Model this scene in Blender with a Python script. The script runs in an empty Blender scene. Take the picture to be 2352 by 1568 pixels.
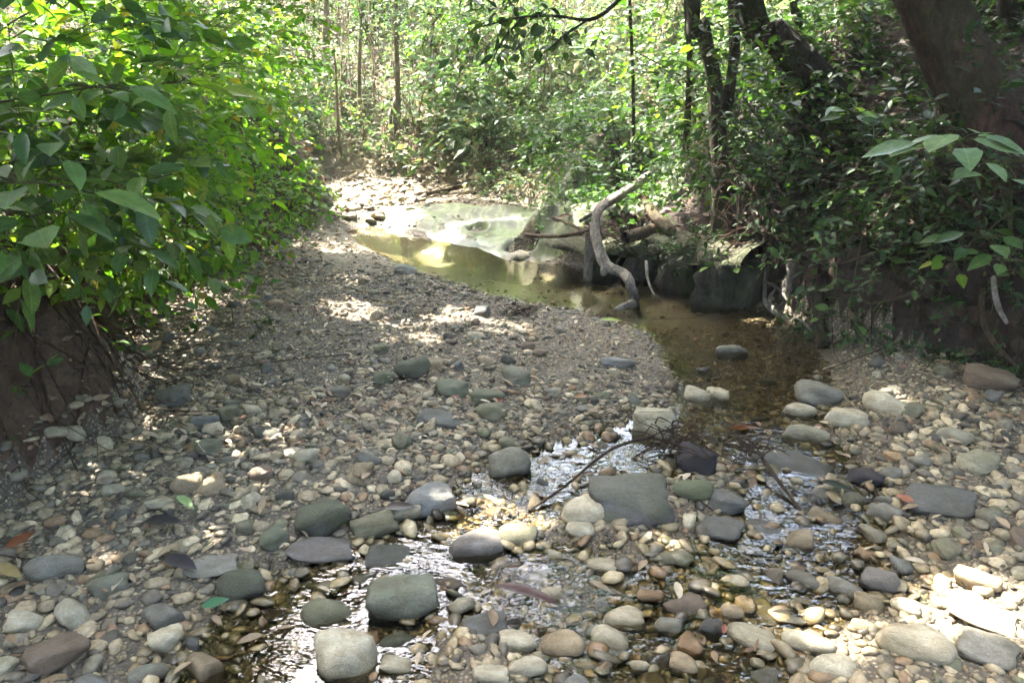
import bpy, bmesh, math, random
import numpy as np
from mathutils import Matrix, Vector

rng = np.random.default_rng(7)
random.seed(7)
SC = bpy.context.scene
COL = SC.collection
R = math.radians

# ------------------------------------------------------------------ camera, world, sun, exposure
CAM_H, PITCH, FPX = 1.45, R(20.0), 1846.0          # camera height above the water, downward pitch, focal length in 2352-px units
cd = bpy.data.cameras.new('camera')
cam = bpy.data.objects.new('camera', cd)
COL.objects.link(cam)
cam.location = (0, 0, CAM_H)
cam.rotation_euler = (R(90) - PITCH, 0, 0)
cd.sensor_width = 36.0
cd.lens = 36.0 * FPX / 2352.0
cd.clip_start, cd.clip_end = 0.05, 500.0
SC.camera = cam

SUN_AZ, SUN_EL = R(-48.0), R(56.0)                 # azimuth from straight ahead, negative to the left
SUN = np.array([math.sin(SUN_AZ) * math.cos(SUN_EL), math.cos(SUN_AZ) * math.cos(SUN_EL), math.sin(SUN_EL)])
world = bpy.data.worlds.new('World')
SC.world = world
world.use_nodes = True
wn = world.node_tree
wn.nodes.clear()
sky = wn.nodes.new('ShaderNodeTexSky')
sky.sky_type = 'NISHITA'
sky.sun_disc = False
sky.sun_elevation = SUN_EL
sky.sun_rotation = SUN_AZ
sky.dust_density = 5.0
sky.ozone_density = 0.3
bg = wn.nodes.new('ShaderNodeBackground')
bg.inputs['Strength'].default_value = 0.15
wo = wn.nodes.new('ShaderNodeOutputWorld')
wn.links.new(sky.outputs[0], bg.inputs[0])
wn.links.new(bg.outputs[0], wo.inputs[0])

sd = bpy.data.lights.new('sun', 'SUN')
sd.energy = 2.3
sd.angle = R(0.53)
sd.color = (1.0, 0.93, 0.83)
sun = bpy.data.objects.new('sun', sd)
COL.objects.link(sun)
sun.rotation_euler = Vector(SUN).to_track_quat('Z', 'Y').to_euler()

SC.view_settings.view_transform = 'Standard'
SC.view_settings.look = 'None'
SC.view_settings.exposure = 4.7
SC.view_settings.gamma = 1.0
SC.view_settings.use_curve_mapping = False
SC.render.engine = 'CYCLES'
SC.cycles.use_denoising = True
SC.cycles.max_bounces = 7
SC.cycles.diffuse_bounces = 4
SC.cycles.glossy_bounces = 3
SC.cycles.transmission_bounces = 5
SC.cycles.transparent_max_bounces = 8
SC.cycles.sample_clamp_indirect = 6.0
SC.cycles.caustics_reflective = False
SC.cycles.caustics_refractive = False


# ------------------------------------------------------------------ helpers
def unit(a):
    a = np.asarray(a, float)
    return a / (np.linalg.norm(a, axis=-1, keepdims=True) + 1e-9)


def mesh_data(name, V, F, mat, smooth=True):
    """F: one (n,k) index array or a list of them."""
    me = bpy.data.meshes.new(name)
    Fs = F if isinstance(F, list) else [F]
    Fs = [np.asarray(f, np.int32) for f in Fs if len(f)]
    V = np.asarray(V, np.float32)
    loops = np.concatenate([f.ravel() for f in Fs])
    tot = np.concatenate([np.full(len(f), f.shape[1], np.int32) for f in Fs])
    start = np.concatenate([[0], np.cumsum(tot)[:-1]]).astype(np.int32)
    me.vertices.add(len(V))
    me.vertices.foreach_set('co', V.ravel())
    me.loops.add(len(loops))
    me.loops.foreach_set('vertex_index', loops)
    me.polygons.add(len(tot))
    me.polygons.foreach_set('loop_start', start)
    me.polygons.foreach_set('loop_total', tot)
    me.polygons.foreach_set('use_smooth', np.full(len(tot), smooth))
    me.update(calc_edges=True)
    me.materials.append(mat)
    return me


def add(name, me, parent=None, loc=(0, 0, 0)):
    o = bpy.data.objects.new(name, me)
    COL.objects.link(o)
    o.location = loc
    if parent is not None:
        o.parent = parent
    return o


def mesh_obj(name, V, F, mat, parent=None, origin=None, smooth=True, kind=None):
    """World-space vertices; the object's own origin is put at ORIGIN (for a child: relative to its thing's base)."""
    V = np.asarray(V, float)
    o0 = np.zeros(3) if origin is None else np.asarray(origin, float)
    o = add(name, mesh_data(name, V - o0, F, mat, smooth), parent, (0, 0, 0) if parent is not None else tuple(o0))
    if kind:
        o['kind'] = kind
    return o


def tag(o, label=None, cat=None, group=None, kind=None):
    if label: o['label'] = label
    if cat: o['category'] = cat
    if group: o['group'] = group
    if kind: o['kind'] = kind
    return o


def thing(name, loc, label, cat, group=None):
    o = bpy.data.objects.new(name, None)
    COL.objects.link(o)
    o.location = tuple(loc)
    o.empty_display_size = 0.1
    return tag(o, label, cat, group)


# ------------------------------------------------------------------ ground shape
def smooth(a, b, x):
    t = np.clip((x - a) / (b - a), 0, 1)
    return t * t * (3 - 2 * t)


class Noise2:
    """cheap smooth value noise on a lattice"""
    def __init__(self, seed):
        self.t = np.random.default_rng(seed).random((64, 64)) * 2 - 1
    def __call__(self, x, y, f):
        x, y = np.asarray(x) * f + 17.3, np.asarray(y) * f + 5.1
        i, j = np.floor(x).astype(int), np.floor(y).astype(int)
        u, v = x - i, y - j
        u, v = u * u * (3 - 2 * u), v * v * (3 - 2 * v)
        t = self.t
        g = lambda a, b: t[a % 64, b % 64]
        return (g(i, j) * (1 - u) + g(i + 1, j) * u) * (1 - v) + (g(i, j + 1) * (1 - u) + g(i + 1, j + 1) * u) * v


NZ = Noise2(3)
BED = np.array([(-2.6, -3), (-2.2, 0), (-1.62, 2.3), (-1.56, 3.0), (-1.76, 3.6), (-2.04, 4.35), (-1.95, 5.2), (-1.8, 6), (-1.62, 7), (-1.8, 7.7), (-2.4, 8.5),
                (-1.7, 9.0), (-0.7, 8.6), (0.25, 7.6), (0.42, 6.7), (0.0, 6.05), (0.25, 5.72), (0.8, 5.3), (1.52, 4.62), (1.66, 4.0),
                (2.0, 3.55), (2.35, 3.2), (2.9, 2.2), (3.2, 0), (3.4, -3)])


def poly_sd(P, x, y):
    """signed distance to the polygon, positive outside"""
    x, y = np.asarray(x, float), np.asarray(y, float)
    d = np.full(x.shape, 1e9)
    inside = np.zeros(x.shape, bool)
    n = len(P)
    for i in range(n):
        ax, ay = P[i]
        bx, by = P[(i + 1) % n]
        ex, ey = bx - ax, by - ay
        t = np.clip(((x - ax) * ex + (y - ay) * ey) / (ex * ex + ey * ey), 0, 1)
        d = np.minimum(d, np.hypot(x - ax - t * ex, y - ay - t * ey))
        c = ((ay > y) != (by > y))
        with np.errstate(divide='ignore', invalid='ignore'):
            xi = ex * (y - ay) / (ey if ey else 1e-9) + ax
        inside ^= c & (x < xi)
    return np.where(inside, -d, d)


CH = [[(-1.25, 6.75, .25, .05), (-1.0, 6.4, .33, .08), (-0.5, 5.85, .42, .12), (0.1, 5.25, .42, .14), (0.75, 4.85, .42, .10), (1.15, 4.25, .42, .055), (1.15, 3.55, .52, .04),
       (0.95, 3.0, .46, .035), (0.4, 2.72, .30, .03), (0.0, 2.45, .28, .032), (-0.2, 2.1, .30, .034), (-0.48, 1.75, .40, .04), (-0.6, 1.2, .5, .045), (-0.6, -2, .6, .06)],
      [(0.95, 3.0, .4, .045), (1.1, 2.5, .30, .028), (0.85, 2.05, .34, .028), (0.5, 1.75, .32, .028), (0.35, 1.3, .5, .045)],
      [(-0.2, 2.1, .3, .04), (0.25, 1.8, .3, .04), (0.5, 1.75, .3, .04)]]


def channel(x, y):
    k = np.zeros(np.shape(x))
    dep = np.zeros(np.shape(x))
    for L in CH:
        for (ax, ay, aw, ad), (bx, by, bw, bd) in zip(L[:-1], L[1:]):
            ex, ey = bx - ax, by - ay
            t = np.clip(((x - ax) * ex + (y - ay) * ey) / (ex * ex + ey * ey), 0, 1)
            d = np.hypot(x - ax - t * ex, y - ay - t * ey)
            w = aw + (bw - aw) * t
            g = np.exp(-(d / w) ** 2.4)
            better = g > k
            dep = np.where(better, ad + (bd - ad) * t, dep)
            k = np.maximum(k, g)
    return k, dep


def ground(x, y):
    x, y = np.asarray(x, float), np.asarray(y, float)
    s = poly_sd(BED, x, y) + 0.09 * NZ(x, y, 1.7) + 0.04 * NZ(x, y, 5)
    k, dep = channel(x, y)
    bar = 0.055 + 0.05 * smooth(0.2, -1.7, x) * smooth(1.5, 4, y) + 0.03 * NZ(x, y, 0.9) + 0.012 * NZ(x, y, 4)
    bed = bar - (bar + dep) * k
    d = np.maximum(s, 0)
    wr = smooth(0.0, 0.5, x - 0.1 - 0.45 * np.maximum(y - 6.2, 0))
    wf = smooth(7.2, 8.6, y + 0.25 * x) * (1 - wr)
    left = 0.80 * (1 - np.exp(-d / 0.34)) + 0.42 * d
    sl = smooth(1.0, 2.0, x)
    right = (0.30 * smooth(6.9, 5.9, y) * smooth(.0, .65, x) + .03) * smooth(0.0, 0.16, d) + (0.10 + 0.62 * sl) * d + 0.55 * (1 - sl) * np.maximum(d - 0.9, 0) - 0.12 * smooth(3.4, 2.6, y) * smooth(0, .2, d)
    far = 0.04 * smooth(0, .3, d) + 0.42 * d + 0.40 * smooth(0.4, 2.2, d)
    bank = wr * right + wf * far + (1 - wr) * (1 - wf) * left
    bank = np.where(bank > 4, 4 + 0.25 * (bank - 4), bank)
    return bed + bank + smooth(0.05, 0.6, d) * (0.12 * NZ(x, y, 1.1) + 0.06 * NZ(x, y, 3.1) + 0.02 * NZ(x, y, 8))


def gz(x, y):
    return float(ground(np.array([x]), np.array([y]))[0])


def ray(u, v):
    dx, dy = (u - 1176) / FPX, (784 - v) / FPX
    return np.array([dx, math.cos(PITCH) + dy * math.sin(PITCH), -math.sin(PITCH) + dy * math.cos(PITCH)])


def hit(u, v, lift=0.0):
    """where a line of sight meets the ground"""
    d = ray(u, v)
    t = np.arange(1.0, 25, 0.01)
    p = np.array([0, 0, CAM_H]) + t[:, None] * d
    below = p[:, 2] < np.maximum(ground(p[:, 0], p[:, 1]), -0.5) + lift
    return p[np.argmax(below)] if below.any() else p[-1]


def at(u, v, Y):
    """the point at ground distance Y"""
    d = ray(u, v)
    return np.array([0, 0, CAM_H]) + d * (Y / d[1])


# ------------------------------------------------------------------ materials
def new_mat(name):
    m = bpy.data.materials.new(name)
    m.use_nodes = True
    nt = m.node_tree
    nt.nodes.clear()
    out = nt.nodes.new('ShaderNodeOutputMaterial')
    return m, nt, out


class NT:
    def __init__(s, nt): s.nt = nt
    def n(s, typ, **kw):
        nd = s.nt.nodes.new(typ)
        for k, v in kw.items():
            if k in nd.inputs.keys(): nd.inputs[k].default_value = v
            else: setattr(nd, k, v)
        return nd
    def l(s, a, b): s.nt.links.new(a, b)
    def noise(s, scale, detail=4, vec=None, rough=0.6):
        nd = s.n('ShaderNodeTexNoise', Scale=scale, Detail=detail, Roughness=rough)
        if vec is not None: s.l(vec, nd.inputs['Vector'])
        return nd.outputs['Fac']
    def ramp(s, fac, stops, interp='LINEAR'):
        nd = s.n('ShaderNodeValToRGB')
        cr = nd.color_ramp
        cr.interpolation = interp
        while len(cr.elements) < len(stops): cr.elements.new(0.5)
        for e, (p, c) in zip(cr.elements, stops):
            e.position = p
            e.color = (*c, 1) if len(c) == 3 else c
        s.l(fac, nd.inputs['Fac'])
        return nd.outputs['Color']
    def mix(s, fac, a, b, blend='MIX'):
        nd = s.n('ShaderNodeMix', data_type='RGBA', blend_type=blend)
        for sock, v in ((nd.inputs['Factor'], fac), (nd.inputs[6], a), (nd.inputs[7], b)):
            if hasattr(v, 'is_output'): s.l(v, sock)
            else: sock.default_value = v if not isinstance(v, tuple) or len(v) == 4 else (*v, 1)
        return nd.outputs[2]
    def math(s, op, a, b=0.0, clamp=False):
        nd = s.n('ShaderNodeMath', operation=op, use_clamp=clamp)
        for i, v in enumerate((a, b)):
            if hasattr(v, 'is_output'): s.l(v, nd.inputs[i])
            else: nd.inputs[i].default_value = v
        return nd.outputs[0]
    def bump(s, h, strength, dist=0.02):
        nd = s.n('ShaderNodeBump', Strength=strength, Distance=dist)
        s.l(h, nd.inputs['Height'])
        return nd.outputs['Normal']
    def wet(s, lo=0.008, hi=0.05):
        """how wet a surface is by its height above the water, with an uneven splash line"""
        g = s.n('ShaderNodeNewGeometry')
        sp = s.n('ShaderNodeSeparateXYZ')
        s.l(g.outputs['Position'], sp.inputs[0])
        nz = s.noise(9, 3, g.outputs['Position'])
        z = s.math('ADD', sp.outputs['Z'], s.math('MULTIPLY', s.math('SUBTRACT', nz, 0.5), -0.06))
        mr = s.n('ShaderNodeMapRange')
        s.l(z, mr.inputs['Value'])
        for k, v in (('From Min', lo), ('From Max', hi), ('To Min', 1.0), ('To Max', 0.0)): mr.inputs[k].default_value = v
        return mr.outputs['Result'], g, sp


def principled(N, out, base, rough, normal=None, spec=0.5):
    b = N.n('ShaderNodeBsdfPrincipled')
    b.inputs['Specular IOR Level'].default_value = spec
    for sock, v in ((b.inputs['Base Color'], base), (b.inputs['Roughness'], rough)):
        if hasattr(v, 'is_output'): N.l(v, sock)
        else: sock.default_value = v if not isinstance(v, tuple) else (*v, 1)
    if normal is not None: N.l(normal, b.inputs['Normal'])
    if out is not None: N.l(b.outputs[0], out.inputs[0])
    return b


def stone_mat():
    m, nt, out = new_mat('stone')
    N = NT(nt)
    oi = N.n('ShaderNodeObjectInfo')
    tc = N.n('ShaderNodeTexCoord')
    vec = N.n('ShaderNodeVectorMath', operation='ADD')
    N.l(tc.outputs['Object'], vec.inputs[0])
    rv = N.n('ShaderNodeCombineXYZ')
    N.l(N.math('MULTIPLY', oi.outputs['Random'], 40), rv.inputs[0])
    N.l(rv.outputs[0], vec.inputs[1])
    v = vec.outputs[0]
    big = N.noise(1.3, 4, v)
    fine = N.noise(9, 5, v, 0.7)
    c = N.mix(N.math('MULTIPLY', N.ramp(big, [(0.38, (0, 0, 0)), (0.62, (1, 1, 1))]), 0.75), oi.outputs['Color'],
              N.mix(1.0, oi.outputs['Color'], (0.60, 0.54, 0.44), 'MULTIPLY'))
    vein = N.n('ShaderNodeTexVoronoi', Scale=2.3, feature='DISTANCE_TO_EDGE')
    N.l(N.mix(0.35, v, N.n('ShaderNodeTexNoise', Scale=3.0).outputs['Color']), vein.inputs['Vector'])
    c = N.mix(N.ramp(vein.outputs['Distance'], [(0.0, (.55, .55, .55)), (0.035, (0, 0, 0))]), c, N.mix(1.0, c, (1.5, 1.45, 1.3), 'MULTIPLY'))
    grain = N.noise(42, 4, v, 0.75)
    c = N.mix(1.0, c, N.ramp(grain, [(0.3, (.62, .6, .57)), (0.7, (1.34, 1.32, 1.28))]), 'MULTIPLY')
    c = N.mix(N.ramp(fine, [(0.52, (0, 0, 0)), (0.75, (.6, .6, .6))]), c, N.mix(1.0, c, (1.55, 1.5, 1.4), 'MULTIPLY'))
    c = N.mix(N.ramp(fine, [(0.25, (.8, .8, .8)), (0.42, (0, 0, 0))]), c, N.mix(1.0, c, (0.45, 0.42, 0.38), 'MULTIPLY'))
    w, g, sp = N.wet(0.0, 0.03)
    # moss / algae on the upper side, amount in the object colour's alpha
    nsp = N.n('ShaderNodeSeparateXYZ')
    N.l(g.outputs['Normal'], nsp.inputs[0])
    up = N.math('ADD', N.math('MULTIPLY', nsp.outputs['Z'], 0.35), N.math('ADD', big, -0.62))
    moss = N.math('MULTIPLY', N.math('MULTIPLY', N.math('ADD', up, N.math('MULTIPLY', oi.outputs['Alpha'], 0.5)), 4.0, True), oi.outputs['Alpha'], True)
    mosscol = N.ramp(N.noise(14, 4, v), [(0.3, (0.035, 0.042, 0.016)), (0.7, (0.11, 0.12, 0.06))])
    c = N.mix(moss, c, mosscol)
    c = N.mix(w, c, N.mix(1.0, c, (0.42, 0.40, 0.34), 'MULTIPLY'))
    rough = N.math('SUBTRACT', 0.72, N.math('MULTIPLY', w, 0.42))
    h = N.math('ADD', N.math('ADD', N.math('MULTIPLY', fine, 0.6), big), N.math('MULTIPLY', grain, .25))
    principled(N, out, c, rough, N.bump(h, 0.6, 0.02), 0.35)
    return m


PEB = [(0.0, (0.05, 0.047, 0.04)), (0.12, (0.095, 0.09, 0.075)), (0.26, (0.155, 0.138, 0.10)), (0.44, (0.20, 0.175, 0.125)), (0.58, (0.135, 0.13, 0.105)),
       (0.68, (0.25, 0.22, 0.16)), (0.8, (0.16, 0.115, 0.075)), (0.89, (0.33, 0.30, 0.225)), (0.95, (0.085, 0.09, 0.06))]

PEB = [(p, (c[0] * 1.2, c[1] * 1.12, c[2] * 0.98)) for p, c in PEB]


def gravel_mat():
    m, nt, out = new_mat('gravel_stone')
    N = NT(nt)
    w, g, sp = N.wet(0.0, 0.045)
    c = N.ramp(g.outputs['Random Per Island'], PEB, 'CONSTANT')
    n1 = N.noise(60, 4, g.outputs['Position'])
    c = N.mix(1.0, c, N.ramp(n1, [(0.3, (.6, .58, .55)), (0.7, (1.3, 1.28, 1.22))]), 'MULTIPLY')
    c = N.mix(w, c, N.mix(1.0, c, (0.6, 0.56, 0.43), 'MULTIPLY'))
    rough = N.math('SUBTRACT', 0.7, N.math('MULTIPLY', w, 0.4))
    principled(N, out, c, rough, N.bump(n1, 0.4, 0.004), 0.4)
    return m


def bed_mat():
    m, nt, out = new_mat('creek_sediment')
    N = NT(nt)
    w, g, sp = N.wet(-0.005, 0.03)
    P = g.outputs['Position']
    vo = N.n('ShaderNodeTexVoronoi', Scale=85.0)
    N.l(P, vo.inputs['Vector'])
    vsp = N.n('ShaderNodeSeparateXYZ')
    N.l(vo.outputs['Color'], vsp.inputs[0])
    grit = N.ramp(vsp.outputs['X'], [(p, tuple(k * 0.9 for k in c)) for p, c in PEB], 'CONSTANT')
    grit = N.mix(N.ramp(vo.outputs['Distance'], [(0.25, (0, 0, 0)), (0.55, (1, 1, 1))]), grit, (0.06, 0.05, 0.038))
    sand = N.ramp(N.noise(25, 5, P), [(0.3, (0.16, 0.13, 0.085)), (0.7, (0.27, 0.23, 0.155))])
    # the sand spit beside the upper pool
    dx = N.math('MULTIPLY', N.math('ADD', sp.outputs['X'], 1.0), 0.95)
    dy = N.math('MULTIPLY', N.math('SUBTRACT', sp.outputs['Y'], 5.95), 0.75)
    rr = N.math('ADD', N.math('ADD', N.math('MULTIPLY', dx, dx), N.math('MULTIPLY', dy, dy)), N.math('MULTIPLY', N.noise(3, 3, P), 0.35))
    k = N.ramp(rr, [(0.35, (1, 1, 1)), (0.6, (0.12, 0.12, 0.12))])
    c = N.mix(k, grit, sand)
    silt = N.ramp(N.noise(4, 4, P), [(0.35, (0.045, 0.048, 0.018)), (0.65, (0.085, 0.095, 0.036))])
    under = N.n('ShaderNodeMapRange')
    N.l(sp.outputs['Z'], under.inputs['Value'])
    for kk, vv in (('From Min', -0.045), ('From Max', -0.10), ('To Min', 0.0), ('To Max', 0.9)): under.inputs[kk].default_value = vv
    c = N.mix(w, c, N.mix(1.0, c, (0.5, 0.46, 0.36), 'MULTIPLY'))
    c = N.mix(under.outputs[0], c, silt)
    h = N.math('SUBTRACT', N.noise(40, 4, P), N.math('MULTIPLY', vo.outputs['Distance'], 0.8))
    principled(N, out, c, N.math('SUBTRACT', 0.85, N.math('MULTIPLY', w, 0.45)), N.bump(h, 0.7, 0.01), 0.35)
    return m


def soil_mat(name, dark, lightc, leafc):
    m, nt, out = new_mat(name)
    N = NT(nt)
    g = N.n('ShaderNodeNewGeometry')
    P = g.outputs['Position']
    c = N.ramp(N.noise(3.5, 6, P, 0.7), [(0.3, dark), (0.7, lightc)])
    vo = N.n('ShaderNodeTexVoronoi', Scale=16.0)
    N.l(P, vo.inputs['Vector'])
    vsp = N.n('ShaderNodeSeparateXYZ')
    N.l(vo.outputs['Color'], vsp.inputs[0])
    k = N.math('MULTIPLY', N.ramp(vsp.outputs['X'], [(0.5, (0, 0, 0)), (0.55, (1, 1, 1))]), N.ramp(N.noise(2.2, 3, P), [(0.4, (0, 0, 0)), (0.6, (.8, .8, .8))]))
    c = N.mix(k, c, N.ramp(vsp.outputs['Y'], [(0.1, tuple(a * .5 for a in leafc)), (0.9, leafc)]))
    h = N.math('ADD', N.noise(18, 6, P, 0.7), N.math('MULTIPLY', vo.outputs['Distance'], -0.5))
    principled(N, out, c, 0.9, N.bump(h, 0.8, 0.03), 0.25)
    return m


LEAFARGS = {}


def leaf_mat(name, stops, trans=0.45, rough=0.42, tmul=(1.35, 1.5, 0.55), veins=False):
    m, nt, out = new_mat(name)
    LEAFARGS[name] = (stops, trans, rough, tmul)
    N = NT(nt)
    g = N.n('ShaderNodeNewGeometry')
    oi = N.n('ShaderNodeObjectInfo')
    r = N.math('FRACT', N.math('ADD', g.outputs['Random Per Island'], N.math('MULTIPLY', oi.outputs['Random'], 7.31)))
    c = N.ramp(r, stops)
    n = N.noise(30, 3, g.outputs['Position'])
    c = N.mix(1.0, c, N.ramp(n, [(0.3, (.75, .75, .75)), (0.7, (1.2, 1.2, 1.2))]), 'MULTIPLY')
    hgt = n
    if veins:      # midrib and side veins, in the leaf's own coordinates
        tc = N.n('ShaderNodeTexCoord')
        vs = N.n('ShaderNodeSeparateXYZ')
        N.l(tc.outputs['Object'], vs.inputs[0])
        ax = N.math('ABSOLUTE', vs.outputs['X'])
        side = N.math('FRACT', N.math('MULTIPLY', N.math('SUBTRACT', vs.outputs['Y'], N.math('MULTIPLY', ax, 0.8)), 8.0))
        k = N.math('MAXIMUM', N.math('LESS_THAN', ax, 0.013), N.math('MULTIPLY', N.math('LESS_THAN', side, 0.13), 0.5))
        c = N.mix(N.math('MULTIPLY', k, 0.6), c, N.mix(1.0, c, (1.9, 1.6, 1.7), 'MULTIPLY'))
        blot = N.n('ShaderNodeTexNoise', Scale=4.0, Detail=3.0)
        bv = N.n('ShaderNodeVectorMath', operation='ADD')
        N.l(tc.outputs['Object'], bv.inputs[0])
        cx = N.n('ShaderNodeCombineXYZ')
        N.l(N.math('MULTIPLY', oi.outputs['Random'], 30), cx.inputs[0])
        N.l(cx.outputs[0], bv.inputs[1])
        N.l(bv.outputs[0], blot.inputs['Vector'])
        c = N.mix(N.ramp(blot.outputs['Fac'], [(0.66, (0, 0, 0)), (0.72, (.7, .7, .7))]), c, (0.16, 0.12, 0.035))
        hgt = N.math('ADD', n, N.math('MULTIPLY', k, -1.2))
    b = principled(N, None, c, rough, N.bump(hgt, 0.3, 0.004), 0.28)
    t = N.n('ShaderNodeBsdfTranslucent')
    N.l(N.mix(1.0, c, tmul, 'MULTIPLY'), t.inputs['Color'])
    mx = N.n('ShaderNodeMixShader', Fac=trans)
    N.l(b.outputs[0], mx.inputs[1])
    N.l(t.outputs[0], mx.inputs[2])
    N.l(mx.outputs[0], out.inputs[0])
    return m


def bark_mat(name, a, b, moss=0.0, scale=6.0):
    m, nt, out = new_mat(name)
    N = NT(nt)
    g = N.n('ShaderNodeNewGeometry')
    mp = N.n('ShaderNodeMapping')
    mp.inputs['Scale'].default_value = (1, 1, 0.35)
    N.l(g.outputs['Position'], mp.inputs[0])
    n = N.noise(scale * 3, 6, mp.outputs[0], 0.7)
    c = N.ramp(n, [(0.3, a), (0.7, b)])
    blotch = N.ramp(N.noise(scale, 4, g.outputs['Position']), [(0.55, (0, 0, 0)), (0.66, (1, 1, 1))])
    c = N.mix(N.math('MULTIPLY', blotch, 0.5), c, tuple(min(1, k * 1.6) for k in b))
    if moss:
        c = N.mix(N.math('MULTIPLY', N.ramp(N.noise(scale * .7, 4, g.outputs['Position']), [(0.45, (0, 0, 0)), (0.6, (1, 1, 1))]), moss), c, (0.035, 0.055, 0.015))
    fine = N.noise(scale * 9, 5, mp.outputs[0], 0.75)
    c = N.mix(1.0, c, N.ramp(fine, [(0.3, (.5, .48, .46)), (0.7, (1.45, 1.42, 1.38))]), 'MULTIPLY')
    principled(N, out, c, 0.85, N.bump(N.math('ADD', n, fine), 1.0, 0.03), 0.2)
    return m


def water_mat():
    m, nt, out = new_mat('water')
    N = NT(nt)
    g = N.n('ShaderNodeNewGeometry')
    sp = N.n('ShaderNodeSeparateXYZ')
    N.l(g.outputs['Position'], sp.inputs[0])
    mp = N.n('ShaderNodeMapping')
    mp.inputs['Scale'].default_value = (1.0, 1.6, 1.0)
    mp.inputs['Rotation'].default_value = (0, 0, 0.5)
    N.l(g.outputs['Position'], mp.inputs[0])
    n1 = N.noise(20, 2, mp.outputs[0])
    n2 = N.noise(6, 2, mp.outputs[0])
    rif = N.ramp(N.noise(2.6, 2, g.outputs['Position']), [(0.42, (.12, .12, .12)), (0.62, (1, 1, 1))])
    near = N.n('ShaderNodeMapRange')
    N.l(sp.outputs['Y'], near.inputs['Value'])
    for k, v in (('From Min', 2.4), ('From Max', 4.5), ('To Min', 0.4), ('To Max', 0.08)): near.inputs[k].default_value = v
    bp = N.n('ShaderNodeBump', Distance=0.02)
    N.l(N.math('MULTIPLY', near.outputs[0], rif), bp.inputs['Strength'])
    N.l(N.math('ADD', n1, N.math('MULTIPLY', n2, 1.2)), bp.inputs['Height'])
    fr = N.n('ShaderNodeFresnel', IOR=1.38)
    N.l(bp.outputs[0], fr.inputs['Normal'])
    t = N.n('ShaderNodeBsdfTransparent', Color=(0.90, 0.86, 0.72, 1))
    gl = N.n('ShaderNodeBsdfGlossy', Roughness=0.03)
    gl.inputs['Color'].default_value = (1, 1, 1, 1)
    N.l(bp.outputs[0], gl.inputs['Normal'])
    mx = N.n('ShaderNodeMixShader')
    N.l(fr.outputs[0], mx.inputs[0])
    N.l(t.outputs[0], mx.inputs[1])
    N.l(gl.outputs[0], mx.inputs[2])
    N.l(mx.outputs[0], out.inputs[0])
    return m


def rock_mat():
    """algae-filmed mudstone with swirling bands"""
    m, nt, out = new_mat('bedrock')
    N = NT(nt)
    w, g, sp = N.wet(0.0, 0.04)
    P = g.outputs['Position']
    wv = N.n('ShaderNodeTexWave', Scale=2.2, Distortion=7.0, Detail=3.0)
    wv.inputs['Detail Scale'].default_value = 0.8
    N.l(P, wv.inputs['Vector'])
    c = N.ramp(wv.outputs['Fac'], [(0.1, (0.11, 0.12, 0.075)), (0.45, (0.15, 0.16, 0.11)), (0.75, (0.20, 0.205, 0.16)), (0.95, (0.135, 0.165, 0.075))])
    c = N.mix(N.ramp(N.noise(2.5, 4, P), [(0.45, (0, 0, 0)), (0.62, (.8, .8, .8))]), c, (0.13, 0.18, 0.06))
    c = N.mix(1.0, c, N.ramp(N.noise(13, 6, P, .75), [(0.3, (.5, .5, .46)), (0.7, (1.25, 1.25, 1.2))]), 'MULTIPLY')
    c = N.mix(w, c, N.mix(1.0, c, (0.6, 0.6, 0.5), 'MULTIPLY'))
    principled(N, out, c, N.math('SUBTRACT', 0.7, N.math('MULTIPLY', w, 0.35)), N.bump(N.math('ADD', wv.outputs['Fac'], N.noise(20, 4, P)), 0.35, 0.012), 0.4)
    return m


M_STONE, M_GRAVEL, M_BED, M_WATER, M_ROCK = stone_mat(), gravel_mat(), bed_mat(), water_mat(), rock_mat()
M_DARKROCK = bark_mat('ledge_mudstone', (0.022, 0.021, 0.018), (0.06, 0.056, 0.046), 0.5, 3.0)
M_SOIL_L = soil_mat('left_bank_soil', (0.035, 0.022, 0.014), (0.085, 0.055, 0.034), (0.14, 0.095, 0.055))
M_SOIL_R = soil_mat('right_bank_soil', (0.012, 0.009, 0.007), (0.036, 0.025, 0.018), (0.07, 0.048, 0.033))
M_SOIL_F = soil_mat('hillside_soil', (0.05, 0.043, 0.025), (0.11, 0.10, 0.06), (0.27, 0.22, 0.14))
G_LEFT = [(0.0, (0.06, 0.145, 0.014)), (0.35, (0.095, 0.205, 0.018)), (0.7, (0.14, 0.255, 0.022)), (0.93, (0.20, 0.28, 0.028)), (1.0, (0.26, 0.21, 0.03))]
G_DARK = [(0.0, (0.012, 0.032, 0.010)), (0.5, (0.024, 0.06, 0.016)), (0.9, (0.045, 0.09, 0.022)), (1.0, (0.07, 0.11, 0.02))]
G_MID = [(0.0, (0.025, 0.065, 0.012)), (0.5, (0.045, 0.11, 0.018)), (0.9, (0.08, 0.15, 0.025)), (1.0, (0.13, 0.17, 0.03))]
G_FAR = [(0.0, (0.055, 0.105, 0.055)), (0.45, (0.09, 0.15, 0.07)), (0.75, (0.12, 0.19, 0.075)), (0.88, (0.17, 0.20, 0.11)), (1.0, (0.28, 0.22, 0.12))]
M_LLEFT = leaf_mat('leaf_bright', G_LEFT, 0.52, 0.5, (1.25, 1.45, .6))
M_LBIG = leaf_mat('leaf_broad', [(0, (0.03, 0.075, 0.02)), (0.6, (0.06, 0.125, 0.03)), (1, (0.10, 0.16, 0.035))], 0.4, 0.38)
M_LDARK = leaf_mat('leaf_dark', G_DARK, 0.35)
M_LMID = leaf_mat('leaf_mid', G_MID, 0.45)
M_LFAR = leaf_mat('leaf_far', G_FAR, 0.42, 0.42, (1.25, 1.35, .7))
M_LCAN = leaf_mat('leaf_canopy', G_MID, 0.4)
VEINED = {}
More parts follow.
